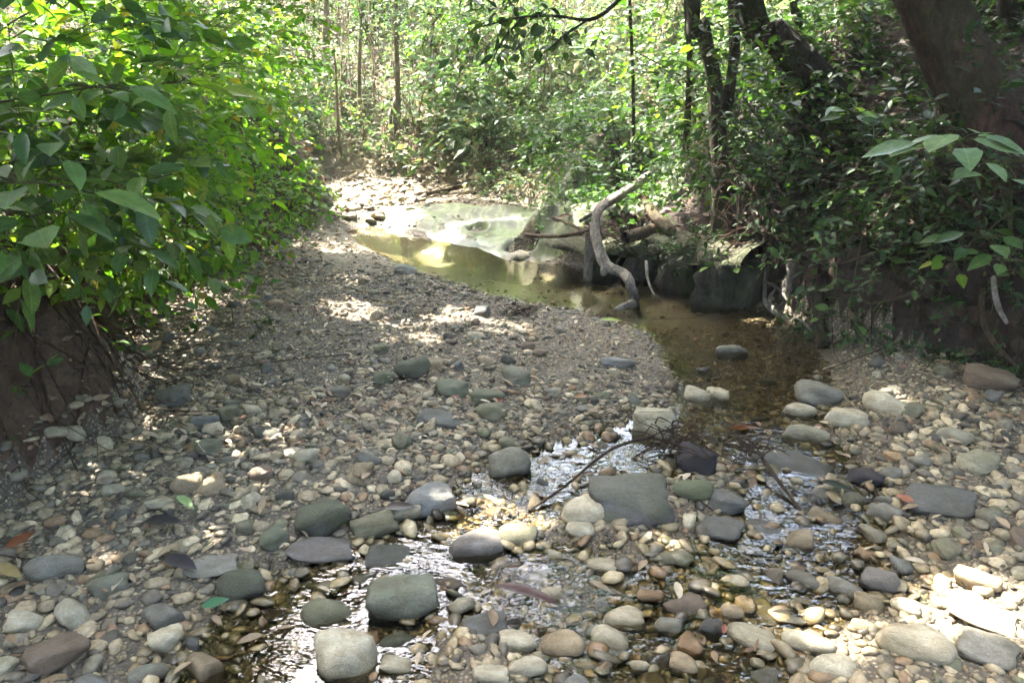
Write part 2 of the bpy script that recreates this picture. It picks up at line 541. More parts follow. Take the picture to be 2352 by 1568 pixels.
M_LITTER = leaf_mat('leaf_litter', [(0, (0.07, 0.045, 0.028)), (0.3, (0.16, 0.11, 0.065)), (0.6, (0.27, 0.21, 0.13)), (0.9, (0.40, 0.34, 0.24)), (1, (0.20, 0.07, 0.035))], 0.15, 0.6, (1.2, 1.0, .7))
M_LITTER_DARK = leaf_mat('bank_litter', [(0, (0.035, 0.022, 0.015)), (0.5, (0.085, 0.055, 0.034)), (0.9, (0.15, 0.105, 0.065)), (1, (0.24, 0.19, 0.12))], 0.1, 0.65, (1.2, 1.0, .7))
M_BARK_DARK = bark_mat('bark_dark', (0.018, 0.013, 0.010), (0.05, 0.036, 0.026), 0.55)
M_BARK_BIG = bark_mat('bark_reddish', (0.026, 0.014, 0.012), (0.11, 0.066, 0.052), 0.45, 5.0)
M_BARK_PALE = bark_mat('bark_pale', (0.12, 0.095, 0.06), (0.26, 0.22, 0.15), 0.0, 8.0)
M_DRIFT = bark_mat('driftwood', (0.11, 0.10, 0.085), (0.32, 0.30, 0.265), 0.0, 9.0)
M_WOODWET = bark_mat('wood_brown', (0.05, 0.036, 0.024), (0.13, 0.095, 0.06), 0.3, 8.0)
M_TWIG = bark_mat('twig', (0.045, 0.03, 0.02), (0.11, 0.075, 0.05), 0.0, 20.0)
M_STEM = bark_mat('green_stem', (0.05, 0.06, 0.02), (0.11, 0.12, 0.045), 0.0, 20.0)


def flat_leaf_mat(name, c, trans=0.2):
    return leaf_mat(name, [(0, tuple(k * .85 for k in c)), (1, tuple(min(1, k * 1.15) for k in c))], trans, 0.4, (1.2, 1.2, .6))


# ------------------------------------------------------------------ ground sheet, split where the bed meets its banks
def axis(lo, hi, a, b, fine, coarse):
    inner = np.arange(a, b + 1e-6, fine)
    grow, s = [], fine
    x = b
    while x < hi:
        s = min(s * 1.35, coarse)
        x += s
        grow.append(x)
    left, s, x = [], fine, a
    while x > lo:
        s = min(s * 1.35, coarse)
        x -= s
        left.append(x)
    return np.array(left[::-1] + list(inner) + grow)


gx, gy = axis(-70, 70, -3.6, 3.8, 0.035, 5.0), axis(-60, 90, 1.2, 9.4, 0.035, 5.0)
GX, GY = np.meshgrid(gx, gy)
GZ = ground(GX, GY)
GV = np.stack([GX, GY, GZ], -1).reshape(-1, 3)
nx, ny = len(gx), len(gy)
ii, jj = np.meshgrid(np.arange(nx - 1), np.arange(ny - 1))
q = (jj * nx + ii).ravel()
GF = np.stack([q, q + 1, q + nx + 1, q + nx], -1)
fc = GV[GF].mean(1)
fs = poly_sd(BED, fc[:, 0], fc[:, 1])
inbed = (fs < 0.06) & (fc[:, 2] < np.where(fc[:, 0] < -1.0, .15, .17))
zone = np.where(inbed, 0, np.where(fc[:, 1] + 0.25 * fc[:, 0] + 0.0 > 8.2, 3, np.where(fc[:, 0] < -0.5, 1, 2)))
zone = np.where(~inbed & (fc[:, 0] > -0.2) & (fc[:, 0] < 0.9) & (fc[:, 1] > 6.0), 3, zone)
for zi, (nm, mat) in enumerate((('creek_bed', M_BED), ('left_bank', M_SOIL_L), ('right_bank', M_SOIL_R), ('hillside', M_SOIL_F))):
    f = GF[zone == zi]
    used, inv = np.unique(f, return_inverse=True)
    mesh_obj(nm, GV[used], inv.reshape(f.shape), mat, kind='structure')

wx, wy = np.linspace(-3.2, 3.4, 34), np.linspace(-3, 8.2, 57)
WX, WY = np.meshgrid(wx, wy)
q = (np.arange(56)[:, None] * 34 + np.arange(33)[None, :]).ravel()
mesh_obj('water', np.stack([WX.ravel(), WY.ravel(), np.zeros(WX.size)], -1), np.stack([q, q + 1, q + 35, q + 34], -1), M_WATER, kind='structure')


# ------------------------------------------------------------------ tubes, leaves
def catmull(P, n):
    P = np.asarray(P, float)
    if len(P) < 3:
        t = np.linspace(0, 1, n)[:, None]
        return P[0] * (1 - t) + P[-1] * t
    Q = np.vstack([2 * P[0] - P[1], P, 2 * P[-1] - P[-2]])
    out = []
    m = len(P) - 1
    for s in np.linspace(0, m - 1e-6, n):
        i = int(s)
        t = s - i
        a, b, c, d = Q[i], Q[i + 1], Q[i + 2], Q[i + 3]
        out.append(0.5 * ((2 * b) + (-a + c) * t + (2 * a - 5 * b + 4 * c - d) * t * t + (-a + 3 * b - 3 * c + d) * t ** 3))
    return np.array(out)


def tube(path, r0, r1, sides=8, n=None, wob=0.0, cap=True, rad=None, flare=0.0, ridge=0.0):
    P = np.asarray(path, float)
    if n: P = catmull(P, n)
    n = len(P)
    T = unit(np.gradient(P, axis=0))
    ref = np.array([0.3, 0.1, 1.0]) if abs(unit(P[-1] - P[0])[2]) < 0.9 else np.array([1.0, 0.2, 0.0])
    A = unit(np.cross(T, ref))
    B = np.cross(T, A)
    t = np.linspace(0, 1, n)
    r = (r0 + (r1 - r0) * t) if rad is None else np.interp(t, np.linspace(0, 1, len(rad)), rad)
    r = r * (1 + flare * np.exp(-t * 12))
    th = np.linspace(0, 2 * np.pi, sides, endpoint=False)
    rr = r[:, None] * (1 + wob * (rng.random((n, sides)) - 0.5) + wob * 0.8 * np.sin(th[None] * 3 + t[:, None] * 9 + rng.random() * 6))
    if ridge:
        arc = np.concatenate([[0], np.cumsum(np.linalg.norm(np.diff(P, axis=0), axis=1))])
        cs, sn = np.cos(th)[None] + 0 * t[:, None], np.sin(th)[None] + 0 * t[:, None]
        a_ = arc[:, None] + 0 * cs
        rr = rr * (1 + ridge * (NZ(cs * 2.2 + 7, sn * 2.2 + a_ * .8, 1.6) * .5 + NZ(cs * 5 + a_ * 1.5, sn * 5 - a_ * 2, 2.1) * .45 + NZ(cs * 9 - a_ * 5, sn * 9 + a_ * 6, 3.3) * .35))
    V = P[:, None] + rr[..., None] * (np.cos(th)[None, :, None] * A[:, None] + np.sin(th)[None, :, None] * B[:, None])
    V = V.reshape(-1, 3)
    F = []
    for i in range(n - 1):
        k = np.arange(sides)
        F.append(np.stack([i * sides + k, i * sides + (k + 1) % sides, (i + 1) * sides + (k + 1) % sides, (i + 1) * sides + k], -1))
    Q = np.concatenate(F)
    if not cap:
        return V, [Q]
    V = np.vstack([V, P[0] - T[0] * r[0] * .15, P[-1] + T[-1] * r[-1] * .3])
    k = np.arange(sides)
    tri = np.concatenate([np.stack([(k + 1) % sides, k, np.full(sides, n * sides)], -1),
                          np.stack([(n - 1) * sides + k, (n - 1) * sides + (k + 1) % sides, np.full(sides, n * sides + 1)], -1)])
    return V, [Q, tri]


def join(parts):
    """join (V, [faces...]) pieces; face arrays grouped by size"""
    Vs, Fs, o = [], {}, 0
    for V, F in parts:
        Vs.append(V)
        for f in F:
            Fs.setdefault(f.shape[1], []).append(f + o)
        o += len(V)
    return np.vstack(Vs), [np.concatenate(f) for f in Fs.values()]


def thin_tubes(P, r):
    """many 3-sided twigs at once. P: (N,K,3)"""
    N, K, _ = P.shape
    T = unit(np.gradient(P, axis=1))
    A = unit(np.cross(T, np.array([0.21, 0.35, 1.0])))
    B = np.cross(T, A)
    th = np.array([0, 2.094, 4.189])
    rr = (r * np.linspace(1, 0.5, K))[None, :, None, None] if np.isscalar(r) else (r[:, None] * np.linspace(1, .5, K)[None])[:, :, None, None]
    V = P[:, :, None] + rr * (np.cos(th)[None, None, :, None] * A[:, :, None] + np.sin(th)[None, None, :, None] * B[:, :, None])
    base = (np.arange(N)[:, None, None] * K + np.arange(K - 1)[None, :, None]) * 3
    k = np.arange(3)[None, None]
    F = np.stack([base + k, base + (k + 1) % 3, base + 3 + (k + 1) % 3, base + 3 + k], -1).reshape(-1, 4)
    return V.reshape(-1, 3), [F]


def leaf_template(kind):
    # x across, y along (0..1), z up; width is a fraction of length
    if kind == 12:
        t = np.array([0, .22, .5, .78, 1.0])
        w = np.array([0, .17, .235, .15, 0])
        mid = np.stack([0 * t, t, -0.16 * t ** 2 - 0.0 * t], -1)
        V = [*mid]
        for s in (-1, 1):
            for i in (1, 2, 3):
                V.append([s * w[i], t[i] - .02, mid[i][2] + 0.05 + .012 * (i == 2)])
        F = []
        for s, o in ((-1, 5), (1, 8)):
            for tri in ((0, o, 1), (1, o, o + 1), (1, o + 1, 2), (2, o + 1, o + 2), (2, o + 2, 3), (3, o + 2, 4)):
                F.append(tri if s < 0 else tri[::-1])
        return np.array(V, float), np.array(F)
    if kind == 4:
        V = np.array([[0, 0, 0], [0, .5, -.04], [0, 1, -.14], [-.24, .42, .03], [.24, .42, .03]])
        return V, np.array([[0, 1, 3], [1, 2, 3], [0, 4, 1], [1, 4, 2]])
    V = np.array([[0, 0, 0], [0, 1, -.1], [-.28, .45, .05], [.28, .45, .05]])
    return V, np.array([[0, 1, 2], [0, 3, 1]])


TPL = {k: leaf_template(k) for k in (2, 4, 12)}


def frames(D, Nn):
    y = unit(D)
    z = unit(Nn - (Nn * y).sum(-1, keepdims=True) * y)
    x = np.cross(y, z)
    return np.stack([x, y, z], -1)          # columns


def leaves_mesh(P, D, Nn, S, kind, wid=1.0):
    V0, F0 = TPL[kind]
    M = frames(D, Nn) * S[:, None, None]
    L = V0 * np.array([wid, 1, 1])
    V = np.einsum('nij,kj->nki', M, L) + P[:, None]
    F = F0[None] + (np.arange(len(P)) * len(V0))[:, None, None]
    return V.reshape(-1, 3), [F.reshape(-1, 3)]


def spray(starts, dirs, lens, nleaf, size, droop=0.25, up=0.9, jit=0.35):
    """twigs with leaves left and right. Returns leaf arrays and twig polylines."""
    n = len(starts)
    d = unit(dirs)
    side = unit(np.cross(d, np.array([0, 0, 1.0])) + 1e-4)
    t = (np.arange(nleaf) + 1) / nleaf
    P = starts[:, None] + d[:, None] * (lens[:, None] * t[None])[..., None]
    P[..., 2] -= droop * lens[:, None] * t[None] ** 2
    sgn = np.where(np.arange(nleaf) % 2 == 0, 1.0, -1.0)[None, :, None] * np.ones((n, 1, 1))
    sgn[:, -1] = 0.0
    D = d[:, None] * 0.6 + side[:, None] * sgn * 0.9 + rng.normal(0, jit, (n, nleaf, 3))
    D[..., 2] -= 0.22
    Nn = np.array([0, 0, up]) + rng.normal(0, 0.42, (n, nleaf, 3))
    S = size * rng.uniform(0.55, 1.2, (n, nleaf))
    K = 4
    tk = np.linspace(0, 1, K)
    TW = starts[:, None] + d[:, None] * (lens[:, None] * tk[None])[..., None]
    TW[..., 2] -= droop * lens[:, None] * tk[None] ** 2
    return (P.reshape(-1, 3), unit(D).reshape(-1, 3), Nn.reshape(-1, 3), S.ravel()), TW


def ball(n, lo=0.0):
    u = unit(rng.normal(size=(n, 3)))
    return u * (lo + (1 - lo) * rng.random((n, 1)) ** (1 / 2.2))


LEAFMESH = {}


def leaf_data(mat, wid, k):
    key = (mat.name, wid, k)
    if key not in LEAFMESH:
        if mat.name not in VEINED: VEINED[mat.name] = leaf_mat(mat.name + '_veined', *LEAFARGS[mat.name], veins=True)
        V0, F0 = TPL[12]
        V = V0 * np.array([wid * (0.85 + 0.15 * k), 1, 1])
        V[:, 2] += 0.10 * (k - 1) * V[:, 1] ** 2
        LEAFMESH[key] = mesh_data('leaf', V, F0, VEINED[mat.name])
    return LEAFMESH[key]


def leaf_objects(L, mat, root, base, wid=1.0):
    P, D, Nn, S = L
    M = frames(D, Nn)
    for i in range(len(P)):
        o = bpy.data.objects.new('leaf', leaf_data(mat, wid, i % 3))
        COL.objects.link(o)
        o.parent = root
        mm = np.eye(4)
        mm[:3, :3] = M[i] * S[i]
        mm[:3, 3] = P[i] - base
        o.matrix_basis = Matrix(mm.tolist())


# sunlight reaches the ground only through gaps in the crowns: (target, radius)
BEAMS = []


def beam(u, v, r):
    BEAMS.append((hit(u, v), r))


def in_beams(P, pad=0.0, beams=None):
    k = np.zeros(len(P), bool)
    for q0, r in (BEAMS if beams is None else beams):
        dp = P - q0
        al = dp @ SUN
        pr = dp - al[:, None] * SUN
        k |= ((pr ** 2).sum(1) < (r + pad * min(1, .35 + r * 7)) ** 2) & (al > 0.25)
    return k


def keep(L, mask):
    return tuple(a[mask] for a in L)


for u, v, r in [(1060, 727, .07), (1015, 722, .03), (1105, 732, .03), (1165, 757, .06), (1200, 762, .03), (960, 735, .02),
                (2290, 1400, .08), (2215, 1415, .06), (2330, 1365, .04), (2150, 1440, .03), (2255, 1335, .03), (600, 1112, .035), (640, 1100, .02), (540, 1118, .02), (445, 1125, .022), (480, 1128, .02),
                (240, 1275, .025), (255, 1268, .02), (505, 1225, .04), (480, 1240, .02), (950, 1045, .01), (1790, 690, .14), (1805, 640, .11), (1770, 720, .08), (1830, 745, .04),
                (2030, 915, .04), (2070, 918, .03), (1675, 1400, .025), (1600, 1350, .02), (1540, 1255, .02), (1880, 1465, .035), (745, 1165, .025), (900, 990, .01),
                (1830, 1450, .02), (1960, 1440, .03), (1340, 925, .02), (1950, 1500, .03)]:
    beam(u, v, r)
for u, v, r in [(720, 440, .18), (800, 455, .25), (870, 460, .25), (900, 500, .2), (820, 490, .2), (1050, 520, .05), (1120, 515, .06), (1180, 512, .05), (960, 310, .22), (990, 340, .15), (1050, 215, .12), (640, 20, .4),
                (650, 60, .2), (1240, 430, .12), (780, 140, .2), (800, 190, .15), (1150, 370, .1), (1090, 260, .12), (1045, 400, .1), (900, 240, .12), (980, 590, .05), (1000, 605, .06), (1030, 560, .06), (1250, 640, .03)]:
    beam(u, v, r)
br = np.random.default_rng(11)
for i in range(360):
    x, y = br.uniform(-5.0, 2.6), br.uniform(8.3, 13.5)
    BEAMS.append((np.array([x, y, gz(x, y) + br.uniform(.2, 1.0)]), br.uniform(.06, .32)))
for i in range(520):
    q_ = at(br.uniform(-60, 680), br.uniform(-20, 420), br.uniform(2.6, 7.0))
    land = q_ - SUN * (q_[2] / SUN[2])
    if poly_sd(BED, land[:1], land[1:2])[0] < -.22 and i % 22: continue
    BEAMS.append((q_, br.uniform(.04, .13)))
for i in range(30):
    BEAMS.append((at(br.uniform(1450, 2050), br.uniform(0, 260), br.uniform(6.5, 8.5)), br.uniform(.06, .16)))
# ------------------------------------------------------------------ bedrock shelf and ledge beside the pool
def bedrock_shelf():
    xs, ys = np.linspace(-1.15, 1.5, 133), np.linspace(5.45, 7.65, 111)
    X, Y = np.meshgrid(xs, ys)
    poly = np.array([(-1.1, 7.2), (-0.55, 7.5), (0.2, 7.45), (0.7, 7.2), (1.15, 6.9), (1.35, 6.3), (1.2, 5.75), (0.85, 5.55), (0.45, 5.72), (0.12, 5.75), (-0.1, 5.95), (-0.45, 6.3), (-0.95, 6.8)])
    s = poly_sd(poly, X, Y) + 0.05 * NZ(X, Y, 3.0)
    Z = -0.15 + 0.165 * smooth(0.34, -0.06, s) + 0.075 * smooth(-0.02, -0.6, s) + 0.014 * np.sin(9 * (X + 0.8 * Y) + 3 * NZ(X, Y, 2)) + 0.015 * NZ(X, Y, 6)
    G_ = ground(X, Y)
    Z = np.where(s < .05, np.maximum(Z, G_ + .022 * smooth(.05, -.05, s) + .012 * NZ(X, Y, 5)), Z)
    for (cx, cy, r, dp) in ((-0.28, 6.52, .085, .10), (0.08, 5.98, .14, .09)):
        dd = np.hypot(X - cx, Y - cy)
        Z += 0.02 * np.exp(-((dd - r * 1.35) / (.3 * r)) ** 2) - dp * smooth(r * 1.1, r * .55, dd)
    V = np.stack([X, Y, Z], -1).reshape(-1, 3)
    n, m = len(xs), len(ys)
    q = (np.arange(m - 1)[:, None] * n + np.arange(n - 1)[None]).ravel()
    F = np.stack([q, q + 1, q + n + 1, q + n], -1)
    F = F[V[F][:, :, 2].max(1) > -0.14]
    used, inv = np.unique(F, return_inverse=True)
    o = mesh_obj('bedrock_shelf', V[used], inv.reshape(F.shape), M_ROCK, origin=(-0.3, 6.5, 0))
    tag(o, 'algae-green shelf of smooth bedrock with a round pothole at the head of the pool', 'rock shelf')


def hull_shape(seed, ang, sub=3, n=14):
    """a unit-size stone: soft minimum over random planes"""
    r_ = np.random.default_rng(seed)
    bm = bmesh.new()
    bmesh.ops.create_icosphere(bm, subdivisions=sub, radius=1.0)
    V = np.array([v.co[:] for v in bm.verts])
    F = np.array([[v.index for v in f.verts] for f in bm.faces])
    bm.free()
    p = unit(r_.normal(size=(n, 3)))
    p = np.vstack([p, np.eye(3), -np.eye(3)])
    d = np.concatenate([r_.uniform(0.75, 1.15, n), r_.uniform(.85, 1.0, 6)])
    k = ang
    a = (np.maximum(V @ p.T, 0) / d) ** k
    V = V * (a.sum(1) ** (-1 / k))[:, None]
    for f, amp in ((2.2, .10), (4.5, .05), (8.0, .018)):
        ph = r_.uniform(0, 6, (3, 3))
        V = V * (1 + amp * (np.sin(V @ r_.normal(size=(3, 3)) * f + ph[0]).sum(1) / 1.7))[:, None]
    V -= (V.max(0) + V.min(0)) / 2
    V /= np.abs(V).max(0)
    return V, F


HS = {}
for nm, ang, seeds in (('round', 7, (1, 2, 3, 4)), ('oval', 8, (5, 6, 7, 8)), ('block', 20, (9, 10, 11, 12)), ('slab', 16, (13, 14, 15))):
    HS[nm] = [mesh_data('stone_shape', *hull_shape(s, ang), M_STONE) for s in seeds]
HS_LOW = [mesh_data('cobble_shape', *hull_shape(30 + i, (7, 10, 14, 20)[i % 4], 3, 9), M_STONE) for i in range(16)]

CLR = {'speck': (0.10, 0.095, 0.097), 'cream': (0.46, 0.42, 0.31), 'pale': (0.37, 0.345, 0.26), 'tan': (0.29, 0.235, 0.155), 'grey': (0.19, 0.185, 0.155), 'bluegrey': (0.155, 0.16, 0.155), 'slate': (0.095, 0.098, 0.09),
       'purple': (0.15, 0.14, 0.13), 'dark': (0.065, 0.064, 0.056), 'black': (0.026, 0.023, 0.026), 'olive': (0.17, 0.165, 0.11), 'green': (0.15, 0.158, 0.12), 'orange': (0.32, 0.215, 0.125), 'brown': (0.15, 0.115, 0.085)}
# u, v, width, height, shape, colour, moss, name, short name, label
HERO = [
    (920, 1378, 170, 128, 'block', 'green', .15, 'boulder', 'big flat-topped grey-green boulder', 'biggest boulder in front, grey-green and angular with a pale flat top'),
    (800, 1512, 145, 120, 'block', 'pale', 0, 'boulder', 'pale wedge boulder', 'pale wedge-shaped boulder at the front edge below the biggest boulder'),
    (1340, 1172, 105, 62, 'oval', 'cream', 0, 'cobble', 'cream egg-shaped cobble', 'cream egg-shaped cobble resting against the dark speckled boulder'),
    (1333, 1216, 70, 38, 'oval', 'pale', 0, 'cobble', 'small pale cobble under the cream egg', 'small pale cobble tucked under the cream egg-shaped cobble'),
    (1448, 1150, 195, 105, 'block', 'speck', .45, 'boulder', 'dark speckled boulder', 'dark purple-grey speckled boulder standing in the shallows with moss on one side'),
    (1600, 1064, 95, 76, 'block', 'black', 0, 'boulder', 'black angular rock', 'black angular rock with rootlets caught on its left side'),
    (1820, 1070, 185, 66, 'slab', 'slate', 0, 'boulder', 'long slate slab', 'long low dark slate slab right of the black angular rock'),
    (2105, 1475, 170, 78, 'oval', 'cream', 0, 'boulder', 'large cream oval stone', 'large smooth cream oval stone beside the blazing sun patch'),
    (1725, 1470, 122, 66, 'oval', 'pale', .1, 'cobble', 'left pale twin', 'pale oblong stone, left one of the pair side by side at the front right'),
    (1857, 1478, 126, 58, 'oval', 'cream', 0, 'cobble', 'right pale twin', 'pale oblong stone with whiter top, right one of the pair at the front right'),
    (1915, 1532, 100, 58, 'oval', 'pale', 0, 'cobble', 'slanting pale stone', 'smooth pale stone slanting below the pair of oblong stones'),
    (1287, 1482, 118, 64, 'oval', 'tan', 0, 'cobble', 'broad tan cobble', 'broad tan cobble with a domed top at the front centre'),
    (1188, 1474, 90, 46, 'oval', 'pale', 0, 'cobble', 'flat pale cobble', 'flat pale cobble left of the broad tan domed cobble'),
    (1400, 1470, 92, 74, 'round', 'pale', 0, 'cobble', 'round grey-cream cobble', 'round grey-cream cobble right of the broad tan domed cobble'),
    (1433, 1422, 98, 52, 'oval', 'cream', 0, 'cobble', 'notched cream cobble', 'cream cobble with a notch, just behind the round grey-cream cobble'),
    (1270, 1372, 58, 68, 'oval', 'cream', 0, 'cobble', 'upright cream egg', 'upright cream egg-shaped cobble alone in rippled water'),
    (1380, 1302, 78, 42, 'oval', 'cream', 0, 'cobble', 'cream oblong cobble', 'cream oblong cobble in the shallows behind the upright cream egg'),
    (1275, 1280, 36, 36, 'oval', 'cream', 0, 'cobble', 'small white cobble', 'small whitish cobble left of the cream oblong cobble'),
    (1495, 1372, 68, 32, 'oval', 'orange', 0, 'cobble', 'orange-tan cobble', 'orange-tan oblong cobble lying alone in the front shallows'),
    (1210, 1532, 98, 42, 'oval', 'pale', 0, 'cobble', 'long pale cobble', 'long pale cobble tilted at the bottom edge, front centre'),
    (1128, 1552, 92, 46, 'oval', 'pale', 0, 'cobble', 'bottom-edge pale cobble', 'pale cobble cut by the bottom edge beside the long tilted cobble'),
    (1467, 1532, 44, 46, 'oval', 'cream', 0, 'cobble', 'small upright pale cobble', 'small upright pale cobble in front of the round grey-cream cobble'),
    (948, 850, 84, 60, 'round', 'dark', .5, 'boulder', 'dark mossy boulder', 'dark mossy round boulder standing up on the middle of the gravel bar'),
    (883, 868, 54, 38, 'round', 'green', .7, 'cobble', 'small mossy cobble', 'small mossy green cobble left of the dark round boulder'),
    (1185, 868, 74, 44, 'round', 'grey', .4, 'cobble', 'half-buried round cobble', 'half-buried round brownish-green cobble right of the dark mossy boulder'),
    (1040, 893, 78, 42, 'block', 'green', .4, 'cobble', 'slanting green-grey cobble', 'slanting green-grey cobble in front of the dark mossy boulder'),
    (1120, 912, 80, 40, 'slab', 'green', .7, 'cobble', 'flat mossy cobble', 'flat mossy cobble with a reddish leaf under its right end'),
    (1130, 946, 74, 46, 'oval', 'olive', .3, 'cobble', 'olive cobble', 'olive cobble in front of the flat mossy cobble'),
    (400, 912, 78, 44, 'block', 'slate', .1, 'cobble', 'dark angular slab', 'dark angular slab lying on gravel near the left bank'),
    (470, 968, 68, 34, 'slab', 'bluegrey', 0, 'cobble', 'blue-grey flat cobble', 'blue-grey flat cobble behind a white egg-shaped one'),
    (488, 989, 48, 34, 'oval', 'cream', 0, 'cobble', 'white egg cobble', 'white egg-shaped cobble leaning on the blue-grey flat one'),
    (528, 952, 48, 44, 'block', 'olive', .2, 'cobble', 'olive block', 'square olive cobble right of the blue-grey flat one'),
    (1500, 978, 100, 76, 'block', 'pale', .2, 'boulder', 'rough pale boulder', 'rough pale boulder at the water edge behind the black angular rock'),
    (1170, 1065, 100, 80, 'round', 'grey', .25, 'boulder', 'mottled grey boulder', 'mottled grey round boulder wet at its foot, left of the stream'),
    (985, 1150, 124, 70, 'oval', 'bluegrey', 0, 'boulder', 'smooth blue-grey stone', 'smooth blue-grey stone tilted down to the right, above the riffle'),
    (742, 1186, 134, 80, 'round', 'dark', .55, 'boulder', 'mossy boulder with pale streak', 'mossy round boulder with a bright streak on top, left of the riffle'),
    (735, 1262, 155, 62, 'slab', 'purple', 0, 'boulder', 'flat wet purple-grey slab', 'flat wet purple-grey slab below the mossy round boulder'),
    (552, 1340, 105, 76, 'round', 'dark', .45, 'boulder', 'dark dome', 'dark dome-shaped boulder at the left edge of the glittering water'),
    (1095, 1256, 134, 70, 'oval', 'purple', 0, 'boulder', 'purple-grey oblong stone', 'purple-grey oblong stone in the middle of the riffle'),
    (1188, 1236, 94, 54, 'block', 'olive', .2, 'cobble', 'olive-topped cobble', 'olive-topped cobble right behind the purple-grey oblong stone'),
    (890, 1282, 104, 52, 'slab', 'slate', .2, 'cobble', 'dark grey flat cobble', 'dark grey flat cobble behind the biggest front boulder'),
    (748, 1410, 114, 86, 'round', 'olive', .35, 'boulder', 'wet olive boulder', 'wet olive boulder left of the biggest front boulder'),
    (485, 1300, 124, 54, 'slab', 'grey', 0, 'boulder', 'flat grey slab', 'flat grey slab above the dark dome at the front left'),
    (382, 1466, 78, 56, 'block', 'cream', 0, 'cobble', 'pale triangular cobble', 'pale triangular cobble standing alone at the front left'),
    (245, 1097, 42, 40, 'round', 'cream', 0, 'cobble', 'lone white cobble', 'lone white round cobble on the gravel at the left'),
    (703, 1048, 58, 40, 'oval', 'pale', 0, 'cobble', 'beige cobble', 'beige cobble with a rounded back on the mid-left gravel'),
    (1112, 1437, 112, 54, 'slab', 'slate', 0, 'boulder', 'dark slate stone', 'dark slate stone with a brown strip of bark lying over it'),
    (912, 1476, 84, 48, 'round', 'green', .5, 'cobble', 'greenish cobble', 'greenish cobble under the lower right of the biggest front boulder'),
    (908, 1528, 76, 50, 'block', 'pale', 0, 'cobble', 'pale wedge cobble', 'pale thin wedge cobble right of the pale wedge-shaped boulder'),
    (2035, 928, 104, 54, 'round', 'cream', .1, 'boulder', 'sun-flecked pale boulder', 'pale boulder with white sun flecks under the right bank'),
    (1945, 962, 98, 44, 'oval', 'cream', 0, 'cobble', 'flat cream cobble', 'flat cream cobble in front of the sun-flecked pale boulder'),
    (2092, 945, 52, 36, 'block', 'olive', .2, 'cobble', 'yellowish cobble', 'yellowish cobble at the right foot of the sun-flecked boulder'),
    (1835, 945, 76, 46, 'round', 'pale', .1, 'cobble', 'pale domed cobble', 'pale domed cobble at the edge of the brown water under the right bank'),
    (1603, 914, 68, 42, 'block', 'pale', 0, 'cobble', 'left pale block', 'pale blocky cobble, left one of two touching at the pool outlet'),
    (1648, 914, 52, 44, 'block', 'cream', 0, 'cobble', 'right pale block', 'pale blocky cobble, right one of two touching at the pool outlet'),
    (1680, 810, 76, 36, 'round', 'grey', .2, 'cobble', 'grey water-edge cobble', 'grey rounded cobble at the far edge of the brown water'),
    (1850, 1002, 104, 48, 'round', 'pale', .4, 'cobble', 'mossy pale cobble', 'mossy pale cobble just behind the long slate slab'),
    (1985, 1096, 80, 44, 'block', 'black', 0, 'cobble', 'black cobble', 'black wet cobble at the right end of the long slate slab'),
    (2160, 1152, 155, 66, 'slab', 'slate', 0, 'boulder', 'blue-black slab', 'wide blue-black slab half sunk in gravel at the right'),
    (1668, 1152, 98, 54, 'slab', 'slate', 0, 'cobble', 'slate cobble below the black rock', 'slate cobble under water below the black angular rock'),
    (1750, 1215, 94, 42, 'slab', 'bluegrey', 0, 'cobble', 'pale-edged blue cobble', 'blue-grey cobble with a pale far edge, in the right shallows'),
    (1655, 1216, 104, 52, 'slab', 'slate', 0, 'cobble', 'sunken slate', 'sunken slate left of the blue-grey cobble in the right shallows'),
    (1590, 1126, 96, 56, 'round', 'green', .8, 'cobble', 'moss-capped cobble', 'moss-capped cobble right of the dark speckled boulder'),
    (2030, 1178, 76, 42, 'round', 'grey', 0, 'cobble', 'grey rounded cobble', 'grey rounded cobble left of the wide blue-black slab'),
    (1842, 1334, 90, 52, 'round', 'grey', 0, 'cobble', 'left grey trio stone', 'grey half-sunken stone, left of three in a row in the right shallows'),
    (1936, 1350, 90, 50, 'round', 'grey', 0, 'cobble', 'middle grey trio stone', 'grey half-sunken stone, middle of three in a row in the right shallows'),
    (2020, 1338, 86, 56, 'oval', 'purple', 0, 'cobble', 'right grey trio stone', 'purplish half-sunken stone, right of three in a row in the right shallows'),
    (2245, 1333, 100, 52, 'block', 'tan', 0, 'cobble', 'tan half-lit cobble', 'tan cobble half in sun just behind the blazing sun patch'),
    (2190, 1372, 68, 34, 'oval', 'tan', 0, 'cobble', 'small tan cobble', 'small tan cobble left of the tan half-lit cobble'),
    (1692, 1336, 60, 36, 'round', 'cream', 0, 'cobble', 'pale dome cobble', 'pale dome cobble alone in the right shallows'),
    (1682, 1412, 54, 54, 'block', 'tan', 0, 'cobble', 'sun-tipped cobble', 'tan cobble with a sunlit corner behind the pair of oblong stones'),
    (1795, 1418, 110, 46, 'slab', 'grey', .2, 'cobble', 'grey flagstone', 'grey flat stone under water behind the pair of oblong stones'),
    (2250, 1408, 160, 72, 'slab', 'pale', 0, 'boulder', 'sun-bleached flat stone', 'flat stone blazing white in the sun patch at the right edge'),
    (2268, 1492, 130, 74, 'slab', 'grey', 0, 'boulder', 'grey angular stone', 'grey angular stone right of the large cream oval stone'),
    (1829, 1108, 30, 24, 'block', 'cream', 0, 'cobble', 'small pale square cobble', 'small pale square cobble in front of the long slate slab'),
    (2245, 1062, 90, 56, 'round', 'pale', .5, 'cobble', 'mossy pale pair left', 'mossy pale rounded stone at the right, behind the wide blue-black slab'),
    (2190, 1003, 84, 42, 'round', 'pale', .35, 'cobble', 'pale mossy cobble', 'pale mossy cobble right of the sun-flecked boulder, below the bank'),
    (125, 1300, 124, 64, 'round', 'grey', .1, 'boulder', 'large grey stone', 'large grey stone at the far front left'),
